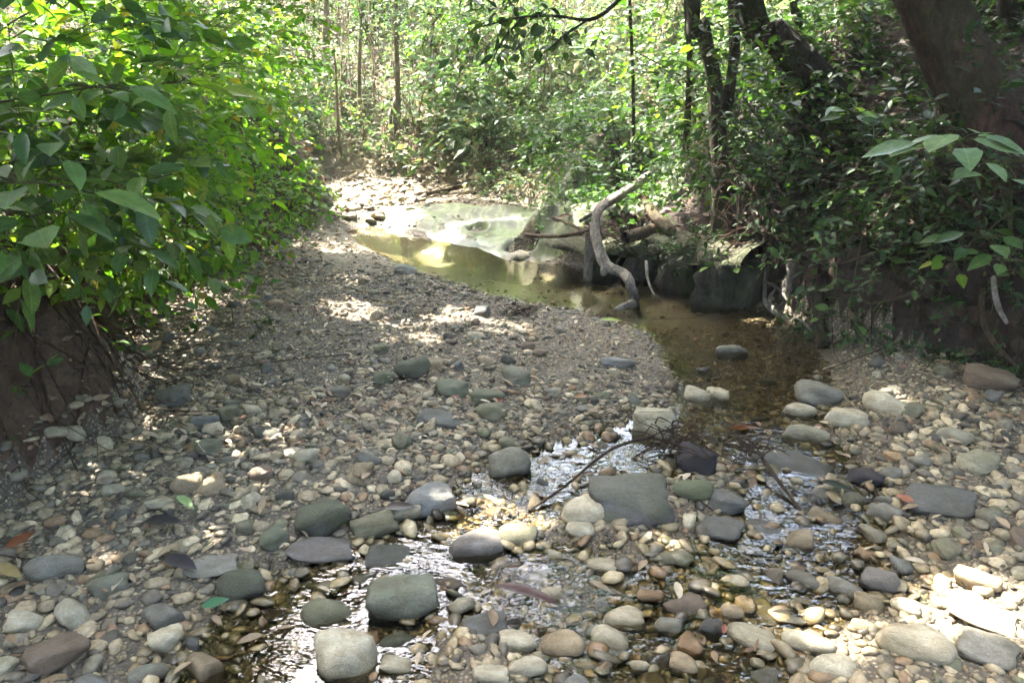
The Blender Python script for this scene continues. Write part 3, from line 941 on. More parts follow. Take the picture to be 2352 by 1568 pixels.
    (252, 1346, 94, 52, 'round', 'grey', .4, 'cobble', 'greenish grey cobble', 'greenish grey cobble between the large grey stone and the dark dome'),
    (905, 1096, 36, 38, 'oval', 'cream', 0, 'cobble', 'upright cream pebble', 'upright cream cobble above the smooth blue-grey stone'),
    (1420, 832, 90, 24, 'slab', 'bluegrey', 0, 'cobble', 'drowned blue-grey cobble', 'blue-grey cobble lying flat under clear water at the pool outlet'),
    (932, 621, 56, 26, 'slab', 'bluegrey', 0, 'cobble', 'tilted grey slab', 'tilted grey slab on the sand spit by the upper pool'),
    (2275, 872, 120, 66, 'block', 'brown', .15, 'boulder', 'brown bank rock', 'brown pitted rock at the foot of the right bank'),
    (1880, 905, 110, 60, 'slab', 'grey', .1, 'boulder', 'grey leaf-covered stone', 'grey stone half hidden by dry leaves at the foot of the right bank'),
    (170, 995, 46, 32, 'round', 'pale', .1, 'cobble', 'pale left-edge cobble', 'pale round cobble, right one of two near the left bank foot'),
    (128, 990, 48, 30, 'round', 'pale', .2, 'cobble', 'pale left-bank cobble', 'pale round cobble, left one of two near the left bank foot'),
    (1010, 965, 110, 44, 'slab', 'slate', .1, 'cobble', 'dark wet flat cobble', 'dark wet flat cobble left of the olive cobble'),
    (1195, 592, 56, 32, 'round', 'pale', 0, 'boulder', 'pothole stone', 'pale rounded stone sitting in a hollow of the bedrock shelf'),
    (775, 903, 60, 32, 'round', 'grey', .15, 'cobble', 'grey-green bar cobble', 'grey-green rounded cobble left of the small mossy cobble'),
    (480, 1028, 62, 40, 'block', 'green', .3, 'cobble', 'green-grey block', 'green-grey block in front of the white egg-shaped cobble'),
    (610, 1000, 60, 36, 'block', 'dark', .2, 'cobble', 'dark bar cobble', 'dark cobble alone on gravel right of the square olive cobble'),
    (630, 1235, 70, 52, 'round', 'green', .4, 'cobble', 'green cobble by the slab', 'green rounded cobble left of the flat wet purple-grey slab'),
    (860, 1208, 110, 44, 'block', 'olive', .1, 'cobble', 'olive-brown flat cobble', 'olive-brown flat cobble right of the mossy round boulder'),
    (925, 1178, 90, 32, 'oval', 'pale', 0, 'cobble', 'long whitish cobble', 'long whitish cobble below the smooth blue-grey stone'),
    (1535, 1440, 62, 50, 'round', 'grey', .2, 'cobble', 'dull grey front cobble', 'dull grey cobble between the notched cream cobble and the oblong pair'),
    (1640, 1445, 60, 50, 'round', 'slate', 0, 'cobble', 'dark front cobble', 'dark cobble touching the left end of the oblong pair'),
    (1570, 1530, 70, 50, 'oval', 'tan', 0, 'cobble', 'tan bottom cobble', 'tan cobble at the bottom edge right of centre'),
    (340, 1545, 90, 50, 'round', 'grey', .2, 'cobble', 'grey bottom-left cobble', 'grey cobble cut by the bottom edge at the left'),
    (130, 1500, 140, 80, 'block', 'brown', .1, 'boulder', 'brown front-left stone', 'brown stone in the front left corner'),
    (1395, 1390, 60, 34, 'slab', 'olive', .3, 'cobble', 'sunken olive cobble', 'sunken olive cobble behind the notched cream cobble'),
    (2080, 1395, 70, 40, 'oval', 'cream', 0, 'cobble', 'cream cobble by the sun patch', 'cream cobble left of the blazing sun patch'),
    (1895, 1195, 80, 40, 'oval', 'tan', 0, 'cobble', 'tan wet cobble', 'tan wet cobble with a dark curved leaf over it, right shallows'),
]
ASP = {'round': (.85, .72), 'oval': (.72, .62), 'block': (.8, .62), 'slab': (.75, .32)}
STONES = []          # x, y, radius in plan, short name, forward-facing bookkeeping
AX = np.array([0, math.cos(PITCH), -math.sin(PITCH)])


def put_stone(o, p, dims, yaw, tilt):
    o.location = p
    o.rotation_euler = (tilt[0], tilt[1], yaw)
    o.scale = dims


for i, (u, v, w, h, shp, c, moss, nm, short, label) in enumerate(HERO):
    g0 = hit(u, v + h * 0.30)
    depth = float((g0 - np.array([0, 0, CAM_H])) @ AX)
    a = 0.5 * w / FPX * depth
    rh = 0.5 * h / FPX * depth
    th = math.atan2(CAM_H, g0[1])
    b = ASP[shp][0] * a
    c2 = rh ** 2 - (b * math.sin(th)) ** 2
    cmin = ASP[shp][1] * a * 0.75
    cz = math.sqrt(c2) / math.cos(th) if c2 > 0 else 0
    if cz < cmin:
        cz = cmin
        b = max(math.sqrt(max(rh ** 2 - (cz * math.cos(th)) ** 2, 0)) / math.sin(th), 0.45 * a)
    cz = min(cz, a * 0.95)
    dpt = ray(u, v)
    LIFT = .6 if nm == 'boulder' else .5
    zz = gz(g0[0], g0[1]) + cz * LIFT
    if not any(k_ in label for k_ in ('under', 'sunken', 'wet')): zz = max(zz, -cz * .3)
    t = (zz - CAM_H) / dpt[2]
    p = np.array([0, 0, CAM_H]) + dpt * t
    p[2] = zz
    me = HS[shp][i % len(HS[shp])]
    o = bpy.data.objects.new(nm, me)
    COL.objects.link(o)
    flip = math.pi if (i * 7) % 3 == 0 else 0
    put_stone(o, p, (a, b, cz), -math.atan2(p[0], p[1]) + flip + rng.uniform(-.18, .18), (rng.uniform(-.08, .08), rng.uniform(-.1, .1)))
    k = rng.uniform(.92, 1.08)
    o.color = tuple(x * k for x in CLR[c]) + (moss,)
    tag(o, label, 'boulder' if nm == 'boulder' else 'stone', 'stones of the creek bed')
    STONES.append((p[0], p[1], max(a, b), short, True))

# filler cobbles, the largest of the gravel that are still told apart one by one
fill = []
tries = 0
while len(fill) < 205 and tries < 20000:
    tries += 1
    y = 1.5 + 4.4 * rng.random() ** 2.1
    x = rng.uniform(-2.1, 2.6)
    if abs(x) > 0.69 * y + 0.2 or poly_sd(BED, np.array([x]), np.array([y]))[0] > -0.03: continue
    if y > 3.6 and (x > 0.3 or (x > -1.5 and y > 4.9)): continue
    r = min(0.026 + 0.024 * rng.random() ** 1.3 + 0.02 * rng.random() ** 4, 0.056) * (1 if y < 3 else .85)
    if any((x - s[0]) ** 2 + (y - s[1]) ** 2 < (0.85 * (r + s[2])) ** 2 for s in STONES): continue
    STONES.append((x, y, r, None, False))
    fill.append((x, y, r))
pal = [('cream', 'cream'), ('pale', 'pale'), ('pale', 'pale'), ('tan', 'tan'), ('grey', 'grey'), ('grey', 'grey'), ('slate', 'dark'), ('bluegrey', 'blue-grey'), ('olive', 'olive'), ('dark', 'dark'), ('brown', 'brown'), ('brown', 'brown'), ('tan', 'tan'), ('orange', 'orange-tan')]
heroes = [s for s in STONES if s[4]]
used_labels, pend = {}, []
for i, (x, y, r) in enumerate(fill):
    ck, cn = pal[rng.integers(len(pal))]
    o = bpy.data.objects.new('cobble', HS_LOW[i % 16])
    COL.objects.link(o)
    asp, fl = rng.uniform(.6, .95), rng.uniform(.42, .75)
    put_stone(o, (x, y, gz(x, y) + r * fl * 0.35), (r, r * asp, r * fl), rng.uniform(0, 6.3), (rng.normal(0, .18), rng.normal(0, .18)))
    k = rng.uniform(.8, 1.1)
    o.color = tuple(c * k for c in CLR[ck]) + (0.35 * rng.random() ** 3,)
    near = sorted(heroes, key=lambda s: (s[0] - x) ** 2 + (s[1] - y) ** 2)
    shape = 'flat' if fl < .52 else ('long' if asp < .7 else 'rounded')
    done = False
    for s in near[:6]:
        dx, dy = x - s[0], y - s[1]
        rel = ('right of' if dx > 0 else 'left of') if abs(dx) > abs(dy) * 0.8 else ('behind' if dy > 0 else 'in front of')
        lab = f'{"larger" if r > .045 else "small"} {shape} {cn} cobble {rel} the {s[3]}'
        if lab not in used_labels and len(lab.split()) <= 15:
            used_labels[lab] = 1
            done = True
            break
    if not done:
        lab = f'{shape} {cn} cobble between the {near[0][3]} and the {near[1][3]}'
    tag(o, lab, 'stone', 'stones of the creek bed')

bedrock_shelf()

# ledge of dark mudstone blocks along the right side of the pool
led = thing('rock_ledge', (1.1, 4.95, 0), 'dark undercut ledge of jointed mudstone blocks along the right side of the pool', 'rock ledge')
for i, (u0, u1, vb, vt) in enumerate([(1428, 1496, 648, 582), (1500, 1590, 672, 586), (1597, 1680, 706, 590), (1688, 1722, 708, 600), (1360, 1424, 634, 585)]):
    b0, b1 = hit(u0, vb), hit(u1, vb + (u1 - u0) * 0.12)
    b0[2] = b1[2] = 0
    c = (b0 + b1) / 2
    L = np.linalg.norm(b1 - b0)
    hgt = (vb - vt) / FPX * c[1] * 1.02
    V, F = hull_shape(60 + i, 26, 3, 0)
    V = V * (1 + .05 * np.sin(V[:, ::-1] * 3.1 + i)) + .02 * np.sin(V[:, [1, 2, 0]] * 9 + i * 2)
    dirn = unit(b1 - b0)
    out_ = np.array([dirn[1], -dirn[0], 0])
    if out_[1] > 0: out_ = -out_
    dep = 0.24
    W = V[:, :1] * dirn * (L * .5 + .012) + V[:, 1:2] * (-out_) * dep * (1 + .12 * (i % 3)) + V[:, 2:] * np.array([0, 0, 1.0]) * (hgt * .5 + .05) + c - out_ * dep * .75 + np.array([0, 0, hgt * .5 - .05])
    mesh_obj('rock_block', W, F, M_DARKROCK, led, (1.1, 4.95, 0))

capp = np.array([hit(u, v) * (1, 1, 0) for u, v in ((1265, 612), (1340, 628), (1430, 640), (1500, 655), (1590, 680), (1660, 702), (1712, 709))])
cn = catmull(capp, 40)
tg = unit(np.gradient(cn, axis=0))
nrm = np.stack([tg[:, 1], -tg[:, 0], 0 * tg[:, 0]], -1)
nrm *= np.where(nrm[:, 1:2] > 0, -1, 1)                 # towards the camera
lip, prof = [], [(.07, .22), (.10, .26), (.09, .31), (.02, .34), (-.2, .36), (-.5, .37), (-.5, .2)]
for j, (off, zz) in enumerate(prof):
    w = .075 * np.array([NZ(c[0] * 3 + j * .4, c[1] * 3, 1.9) for c in cn]) + .03 * np.array([NZ(c[0] * 9 + j, c[1] * 7, 2.3) for c in cn])
    lip.append(cn + nrm * (off + w)[:, None] + np.array([0, 0, 1.0]) * (zz * np.linspace(.55, 1.05, 40) + w * .5)[:, None])
lip = np.array(lip)
q = (np.arange(len(prof) - 1)[:, None] * 40 + np.arange(39)[None]).ravel()
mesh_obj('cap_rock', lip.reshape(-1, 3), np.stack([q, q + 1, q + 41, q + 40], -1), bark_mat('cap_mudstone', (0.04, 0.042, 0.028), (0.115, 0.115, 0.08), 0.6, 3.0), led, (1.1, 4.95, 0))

# ------------------------------------------------------------------ gravel between the cobbles
def scatter_in_bed(n, ylo, yhi, power):
    y = ylo + (yhi - ylo) * rng.random(n) ** power
    x = rng.uniform(-2.6, 3.0, n)
    k = (np.abs(x) < 0.70 * y + 0.35) & (poly_sd(BED, x, y) < 0.10) & (ground(x, y) < np.where(x < -1.2, .24, .14))
    return x[k], y[k]


def gravel(n, ylo, yhi, power, smin, smax, sub, lift=0.0):
    bm = bmesh.new()
    bmesh.ops.create_icosphere(bm, subdivisions=sub, radius=1.0)
    V0 = np.array([v.co[:] for v in bm.verts])
    F0 = np.array([[v.index for v in f.verts] for f in bm.faces])
    bm.free()
    x, y = scatter_in_bed(n, ylo, yhi, power)
    sandy = ((x + 1.0) * .95) ** 2 + ((y - 5.95) * .75) ** 2 < .45 * rng.random(len(x)) ** .3
    k, dep = channel(x, y)
    pool = (y > 4.4) & (k > 0.35)
    ok = ~(sandy & (rng.random(len(x)) < .88)) & ~(pool & (rng.random(len(x)) < .9))
    x, y = x[ok], y[ok]
    m = len(x)
    z = ground(x, y)
    z = np.maximum(z, z + lift * smooth(.02, -.03, z))
    s = smin + (smax - smin) * rng.random(m) ** 2.6
    D = rng.normal(size=(m, 3)) * np.array([1, 1, .25])
    M = frames(D, np.array([0, 0, 1.0]) + rng.normal(0, .3, (m, 3)))
    dims = np.stack([rng.uniform(.55, .95, m), np.ones(m), rng.uniform(.22, .55, m)], -1) * s[:, None]
    L = V0[None] * (1 + rng.normal(0, .11, (m, len(V0), 1)))
    V = np.einsum('nij,nkj->nki', M, L * dims[:, None]) + np.stack([x, y, z + dims[:, 2] * rng.uniform(.0, .55, m)], -1)[:, None]
    F = (F0[None] + (np.arange(m) * len(V0))[:, None, None]).reshape(-1, 3)
    return V.reshape(-1, 3), [F]


gv = join([gravel(11000, 1.35, 3.3, 1.0, .008, .024, 1), gravel(4800, 1.35, 3.2, 1.0, .016, .036, 2), gravel(1500, 1.35, 2.9, 1.0, .018, .040, 2, .022), gravel(26000, 2.6, 6.5, 1.0, .007, .018, 1), gravel(1500, 3.0, 6.0, 1.0, .014, .034, 1), gravel(12000, 4.5, 9.0, 1.0, .010, .026, 1)])
o = mesh_obj('gravel', *gv, M_GRAVEL, kind='stuff')
tag(o, 'grey and tan gravel packed between the cobbles of the creek bed')

# a spread of bright angular stones at the far end of the bed
V_, F_ = hull_shape(80, 12, 1, 8)
P_ = []
for i in range(420):
    x, y = rng.normal(-1.45, .38), rng.normal(7.75, .5)
    if poly_sd(BED, np.array([x]), np.array([y]))[0] > 0.15 or y < 6.9: continue
    P_.append((x, y, gz(x, y) + .005, rng.uniform(.02, .07)))
P_ = np.array(P_)
M = frames(rng.normal(size=(len(P_), 3)) * np.array([1, 1, .3]), np.array([0, 0, 1.0]) + rng.normal(0, .4, (len(P_), 3)))
VV = np.einsum('nij,nkj->nki', M, V_[None] * np.stack([P_[:, 3] * .75, P_[:, 3], P_[:, 3] * .4], -1)[:, None]) + P_[:, None, :3]
o = mesh_obj('rubble', VV.reshape(-1, 3), (F_[None] + (np.arange(len(P_)) * len(V_))[:, None, None]).reshape(-1, 3), M_GRAVEL, kind='stuff')
tag(o, 'sunlit angular rubble at the far end of the gravel bar')

# dry leaves lying on bed and banks
def litter(n, xr, yr, size, cond, lift=0.012):
    x, y = rng.uniform(*xr, n), rng.uniform(*yr, n)
    k = cond(x, y)
    x, y = x[k], y[k]
    P = np.stack([x, y, ground(x, y) + lift + .012 * rng.random(len(x))], -1)
    e = .06
    nx_ = -(ground(x + e, y) - ground(x - e, y)) / (2 * e)
    ny_ = -(ground(x, y + e) - ground(x, y - e)) / (2 * e)
    Nn = np.stack([nx_, ny_, np.ones(len(x))], -1) + rng.normal(0, .25, (len(x), 3))
    D = rng.normal(size=(len(x), 3)) * np.array([1, 1, .15])
    return P, unit(D), Nn, size * rng.uniform(.5, 1.3, len(x))


bedc = lambda x, y: (poly_sd(BED, x, y) < .05) & (np.abs(x) < .72 * y + .3) & (rng.random(len(x)) < np.where(x < -0.2, 1, .25)) & (channel(x, y)[0] < .3)
L1 = litter(6500, (-2.3, 2.2), (2.6, 7.0), .042, bedc, .02)
L2 = litter(9000, (-4, -1.4), (1.8, 9), .04, lambda x, y: (poly_sd(BED, x, y) > 0) & (poly_sd(BED, x, y) < 1.2))
L3 = litter(3000, (.2, 5), (2.4, 7.5), .08, lambda x, y: (poly_sd(BED, x, y) > .05) & (poly_sd(BED, x, y) < 2))
L4 = litter(9000, (-6, 4), (7.5, 15), .12, lambda x, y: poly_sd(BED, x, y) > .1, .03)
L5 = litter(260, (-1.6, 2.4), (1.5, 3.4), .06, lambda x, y: (poly_sd(BED, x, y) < 0) & (np.abs(x) < .72 * y + .2), .03)
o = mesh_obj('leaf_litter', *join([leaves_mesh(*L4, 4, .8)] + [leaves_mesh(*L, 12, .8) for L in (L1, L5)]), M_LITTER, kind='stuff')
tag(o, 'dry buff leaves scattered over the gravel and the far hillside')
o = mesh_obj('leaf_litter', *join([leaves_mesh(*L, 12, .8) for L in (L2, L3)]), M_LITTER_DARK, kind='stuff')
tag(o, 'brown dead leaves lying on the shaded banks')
# ------------------------------------------------------------------ driftwood and sticks
def wood(name, path, rad, mat, label, cat, sides=10, n=26, wob=.12, group=None, extra=()):
    P = [np.asarray(p, float) for p in path]
    parts = [tube(P, 0, 0, sides, n, wob, True, rad)]
    for ep, er in extra:
        parts.append(tube(ep, 0, 0, 7, 12, .1, True, er))
    V, F = join(parts)
    o = mesh_obj(name, V, F, mat, origin=P[0])
    return tag(o, label, cat, group)


tip = hit(1462, 708)
wood('driftwood_branch', [tip + (0, 0, -.02), at(1450, 660, 4.70), at(1430, 628, 4.82), at(1394, 612, 4.90), at(1376, 570, 5.0), at(1366, 520, 5.14), at(1380, 478, 5.3), at(1440, 438, 5.75), at(1510, 388, 6.3)],
     [.024, .030, .031, .036, .035, .030, .030, .034, .030], M_DRIFT, 'pale bent driftwood branch leaning from the right bank down into the pool', 'driftwood', 12, 44, .16,
     extra=[([at(1455, 697, 4.6), at(1435, 703, 4.56), at(1412, 711, 4.5)], [.03, .022, .012]), ([at(1394, 608, 4.90), at(1388, 622, 4.88), at(1386, 632, 4.86)], [.034, .028, .016])])
wood('stake', [at(1350, 628, 5.2) - (0, 0, .05), at(1352, 590, 5.2), at(1356, 545, 5.2), at(1362, 512, 5.24)], [.033, .032, .03, .025], M_DRIFT, 'pale broken stake standing in the pool behind the bent driftwood', 'driftwood', 9, 14, .08)
wood('fallen_log', [at(1474, 448, 5.9), at(1505, 495, 5.4), at(1542, 532, 5.1)], [.035, .036, .036], M_WOODWET, 'slim brown log slanting down the bank right of the driftwood', 'log', 9, 14, .1)
cut = thing('cut_log', at(1470, 540, 5.25), 'short mossy cut log with a hollow end painted shade-dark on the ledge', 'log')
cb = np.array(at(1470, 540, 5.25))
pa, pb = at(1436, 546, 5.15), at(1512, 524, 5.4)
V, F = tube([pa, (pa + pb) / 2, pb], 0, 0, 12, 10, .08, False, [.04, .042, .038])
mesh_obj('bark', V, F, M_WOODWET, cut, cb)
V, F = tube([pa + unit(pb - pa) * .02, pa + unit(pb - pa) * .022], .037, .037, 12, None, 0, True)
mesh_obj('hollow_shade_disc', V, F, flat_leaf_mat('hollow_shade', (.012, .009, .007), 0), cut, cb)  # near-black disc stands in for the shade inside the hollow
wood('stick', [hit(1206, 547) + (0, 0, .03), at(1275, 543, 5.4), at(1352, 530, 5.2)], [.012, .014, .016], M_WOODWET, 'thin dark stick lying across the green bedrock shelf', 'stick', 6, 10)
wood('stick', [at(1332, 508, 5.3), at(1380, 478, 5.45), at(1424, 452, 5.8)], [.012, .014, .012], M_DRIFT, 'thin pale stick running alongside the top of the driftwood', 'stick', 6, 10)
wood('stick', [at(1270, 498, 5.8), at(1320, 520, 5.4), at(1352, 540, 5.15)], [.01, .012, .01], M_WOODWET, 'thin stick crossing behind the pale broken stake', 'stick', 6, 10)
wood('stick', [hit(980, 452) + (0, 0, .03), hit(1040, 444) + (0, 0, .05), hit(1080, 440) + (0, 0, .08)], [.02, .025, .02], M_WOODWET, 'dark stick lying at the foot of the far bank', 'stick', 6, 8)
wood('twig', [hit(1215, 1190) + (0, 0, .03), hit(1300, 1148) + (0, 0, .06), hit(1400, 1105) + (0, 0, .13), hit(1496, 1072) + (0, 0, .13)], [.004, .005, .006, .006], M_TWIG, 'long thin brown twig resting on the dark speckled boulder', 'twig', 6, 14)
wood('twig', [hit(1735, 1080) + (0, 0, .08), hit(1775, 1120) + (0, 0, .05), hit(1810, 1160) + (0, 0, .04), hit(1870, 1228) + (0, 0, .02)], [.007, .007, .006, .003], M_TWIG, 'dark bent twig reaching into the right shallows past the slate slab', 'twig', 6, 14)
wood('root', [at(1484, 600, 4.95), at(1488, 640, 4.85), at(1503, 682, 4.7)], [.012, .009, .005], M_DRIFT, 'thin pale root dangling over the dark ledge into the pool', 'root', 6, 12, .25)
wood('root', [hit(2230, 700) + (0, -.06, .1), hit(2232, 760) + (0, -.06, .08), hit(2262, 805) + (0, -.05, .06), hit(2318, 852) + (0, -.04, .04)], [.012, .014, .012, .008], M_WOODWET, 'long curved root running down the right bank to the brown rock', 'root', 6, 16, .2)
wood('root', [at(2282, 636, 3.3), at(2288, 690, 3.2), at(2312, 742, 3.1)], [.010, .013, .008], M_DRIFT, 'pale root hanging free on the right bank near the frame edge', 'root', 6, 16, .2)
wood('root', [hit(1955, 690) + (0, -.05, .06), hit(1985, 715) + (0, -.05, .06), hit(2060, 700) + (0, -.05, .06), hit(2110, 665) + (0, -.04, .05)], [.005, .007, .006, .004], M_WOODWET, 'thin sagging root in the dark middle of the right bank', 'root', 6, 16, .2)
wood('root', [hit(1868, 612) + (0, -.04, .05), hit(1872, 700) + (0, -.05, .06), hit(1872, 760) + (0, -.05, .04), hit(1885, 796) + (0, -.04, .02)], [.03, .032, .034, .03], M_BARK_DARK, 'greenish trunk-like root going straight down the right bank', 'root', 8, 16, .25)
s0 = hit(1803, 668)
wood('stump', [s0 + (0, -.03, -.04), s0 + (.005, -.05, .05), s0 + (.015, -.05, .15), s0 + (.02, -.05, .19)], [.035, .04, .034, .052], M_DRIFT, 'pale splintered stump standing in the sun patch on the right bank', 'stump', 9, 14, .35)
wood('root', [hit(1742, 604) + (0, -.08, .05), hit(1746, 660) + (0, -.08, .05), hit(1750, 705) + (0, -.07, .04), hit(1782, 730) + (0, -.06, .03)], [.010, .012, .014, .010], M_DRIFT, 'sunlit pale root dropping straight down beside the splintered stump', 'root', 7, 16, .2)
wood('root', [hit(1748, 656) + (0, -.08, .05), hit(1775, 672) + (0, -.08, .05), hit(1802, 700) + (0, -.07, .04)], [.007, .011, .006], M_DRIFT, 'short sunlit root branching right below the splintered stump', 'root', 7, 12, .2)
wood('root', [hit(1772, 668) + (0, -.07, .04), hit(1758, 696) + (0, -.07, .05), hit(1768, 722) + (0, -.07, .05), hit(1800, 742) + (0, -.05, .03)], [.006, .010, .011, .006], M_DRIFT, 'curling sunlit root at the bottom of the bank sun patch', 'root', 7, 14, .2)
wood('stick', [hit(1822, 740) + (0, -.02, .03), hit(1842, 755) + (0, -.03, .04), hit(1860, 770) + (0, -.03, .03)], [.008, .012, .006], M_DRIFT, 'short sunlit stick at the foot of the right bank', 'stick', 6, 8, .2)

# root mats caught on the black rock and the slate slab
def root_mat(u, v, n, spread, lift, label):
    c = hit(u, v) + (0, 0, lift)
    P = []
    for i in range(n):
        a = c + rng.normal(0, spread * .35, 3) * (1, .8, .5)
        d = rng.normal(0, 1, 3) * (1, .7, .35)
        b = a + unit(d) * spread
        m = (a + b) / 2 + rng.normal(0, spread * .35, 3) * (1, 1, .6)
        P.append(catmull([a, m, b], 7))
    P = np.array(P)
    P[..., 2] = np.maximum(P[..., 2], ground(P[..., 0], P[..., 1]) + .01)
    V, F = thin_tubes(P, rng.uniform(.0015, .0045, n))
    tag(mesh_obj('root_mat', V, F, M_TWIG, origin=c), label, 'root tangle')


root_mat(1535, 1062, 62, .12, .10, 'tangle of brown rootlets caught on the left of the black rock')
root_mat(1705, 1068, 28, .10, .07, 'tangle of wet rootlets caught at the left end of the slate slab')
root_mat(1192, 722, 26, .08, .02, 'small heap of brown twigs on the bar near the pool')
root_mat(600, 585, 60, .22, .08, 'straggle of dry twigs under the left bushes beside the sand')
root_mat(330, 700, 50, .22, .06, 'straggle of dry twigs at the foot of the left bank')


# fine roots and dead twigs hanging down the left and right banks
for nm_, xr, yr, cnd, mt, lab in [('bank_roots', (-2.8, -1.4), (1.8, 5.4), lambda s_: (s_ > .02) & (s_ < .55), M_TWIG, 'fine roots and dead twigs hanging down the dark left bank'), ('bank_roots', (1.3, 3.6), (2.4, 4.8), lambda s_: (s_ > .03) & (s_ < .6), M_BARK_DARK, 'fine roots and dead twigs hanging down the dark right bank')]:
    x, y = rng.uniform(*xr, 420), rng.uniform(*yr, 420)
    k = cnd(poly_sd(BED, x, y))
    x, y = x[k], y[k]
    n_ = len(x)
    P0 = np.stack([x, y, ground(x, y) + rng.uniform(.01, .05, n_)], -1)
    dr = rng.normal(0, .16, (n_, 2)) + (np.array([.07, -.04]) if xr[0] < 0 else np.array([-.07, -.06]))
    PT = np.stack([P0] + [P0 + np.concatenate([dr * t_ + rng.normal(0, .012, (n_, 2)), np.zeros((n_, 1))], 1) for t_ in (.5, 1.0, 1.6, 2.1)], 1)
    PT[..., 2] = ground(PT[..., 0], PT[..., 1]) + .012 + .03 * rng.random((n_, 5))
    V, F = thin_tubes(PT, rng.uniform(.0015, .005, n_))
    tag(mesh_obj(nm_, V, F, mt, kind='stuff'), lab)


# single fallen leaves that stand out
def one_leaf(u, v, wpx, col, label, yaw, nm='fallen_leaf', lift=.02, wid=1.0, trans=.2, tilt=.15):
    p = hit(u, v)
    L = wpx / FPX * float((p - np.array([0, 0, CAM_H])) @ AX) * 1.05
    V0, F0 = TPL[12]
    d = np.array([math.cos(yaw), math.sin(yaw), 0.05])
    M = frames(d[None], np.array([[tilt, -tilt, 1.0]]))[0] * L
    V = (V0 - np.array([0, .5, -.05])) * np.array([wid, 1, .8]) @ M.T + p + (0, 0, lift)
    o = mesh_obj(nm, V, F0, flat_leaf_mat('leaf_' + str(len(bpy.data.materials)), col, trans), origin=p)
    tag(o, label, 'leaf', 'fallen leaves')


one_leaf(1403, 747, 52, (.16, .24, .03), 'bright green fallen leaf on fine gravel by the pool outlet', .05, wid=.7, lift=.03)
one_leaf(432, 1190, 75, (.20, .29, .11), 'long green fallen leaf on stones at the front left', -.75, wid=.65, lift=.06)
one_leaf(1710, 998, 80, (.20, .075, .02), 'orange-brown leaf lying on wet stones behind the slate slab', .25, wid=.6, lift=.03)
one_leaf(1210, 1424, 150, (.045, .02, .016), 'dark red-brown strip of bark over the dark slate stone', -.35, 'bark_strip', .09, .45, 0)
one_leaf(1915, 1155, 70, (.015, .02, .012), 'dark curled leaf over a tan wet cobble in the right shallows', -.5, lift=.07, wid=.8)
one_leaf(1138, 930, 40, (.16, .04, .025), 'reddish leaf under the flat mossy cobble', -.6, lift=.03, wid=1.3)
one_leaf(1335, 922, 38, (.22, .11, .05), 'brown curled leaf on gravel at the shallow outlet', .4, lift=.025, wid=.9)
one_leaf(380, 1228, 80, (.012, .011, .012), 'blackened wet leaf among the front left stones', .1, lift=.05, wid=1.0, trans=0)
one_leaf(420, 1325, 90, (.014, .012, .016), 'blackened wet leaf beside the flat grey slab', -.4, lift=.05, wid=1.0, trans=0)
one_leaf(920, 1200, 70, (.02, .016, .012), 'dark curled leaf right of the olive-brown flat cobble', .2, lift=.06, wid=.9, trans=0)
one_leaf(500, 1418, 60, (.03, .12, .05), 'dark green wet leaf at the edge of the glittering water', .6, lift=.05, wid=1.0)
one_leaf(60, 1285, 80, (.13, .045, .02), 'rusty leaf standing on edge at the front left', 1.3, lift=.07, wid=.8)
one_leaf(1660, 1478, 40, (.16, .06, .04), 'reddish leaf caught by the oblong pair', 1.2, lift=.05, wid=.8)
one_leaf(25, 1345, 90, (.22, .17, .07), 'yellowish leaf at the left frame edge', -.4, lift=.05, wid=.8)
one_leaf(1490, 592, 40, (.42, .42, .34), 'whitish dead leaf caught at the top of the dark ledge', .1, lift=.06, wid=.9)

# ------------------------------------------------------------------ shrubs
def vec_ae(az, el):
    az, el = R(az), R(el)
    return np.array([math.sin(az) * math.cos(el), math.cos(az) * math.cos(el), math.sin(el)])


GAPS = [(np.array([-.3, 1.9, 0.]), vec_ae(-8, 38), R(7)), (np.array([-.2, 1.9, 0.]), vec_ae(-20, 43), R(5)),  # cones cleared of leaves, shaped to let sky and sun light in
        (np.array([-.3, 2.6, 0.]), vec_ae(-110, 76), R(8)), (np.array([0., 2.5, 0.]), vec_ae(-150, 68), R(10)), (np.array([-.55, 1.75, 0.]), vec_ae(-18, 42), R(5.5)), (np.array([-.3, 6.5, 0.]), vec_ae(20, 80), R(16)), (np.array([-1.5, 9.5, 0.5]), vec_ae(40, 68), R(20)), (np.array([-.5, 10.0, 0.4]), SUN, R(12)), (np.array([-1.8, 10.5, 0.6]), SUN, R(8))]


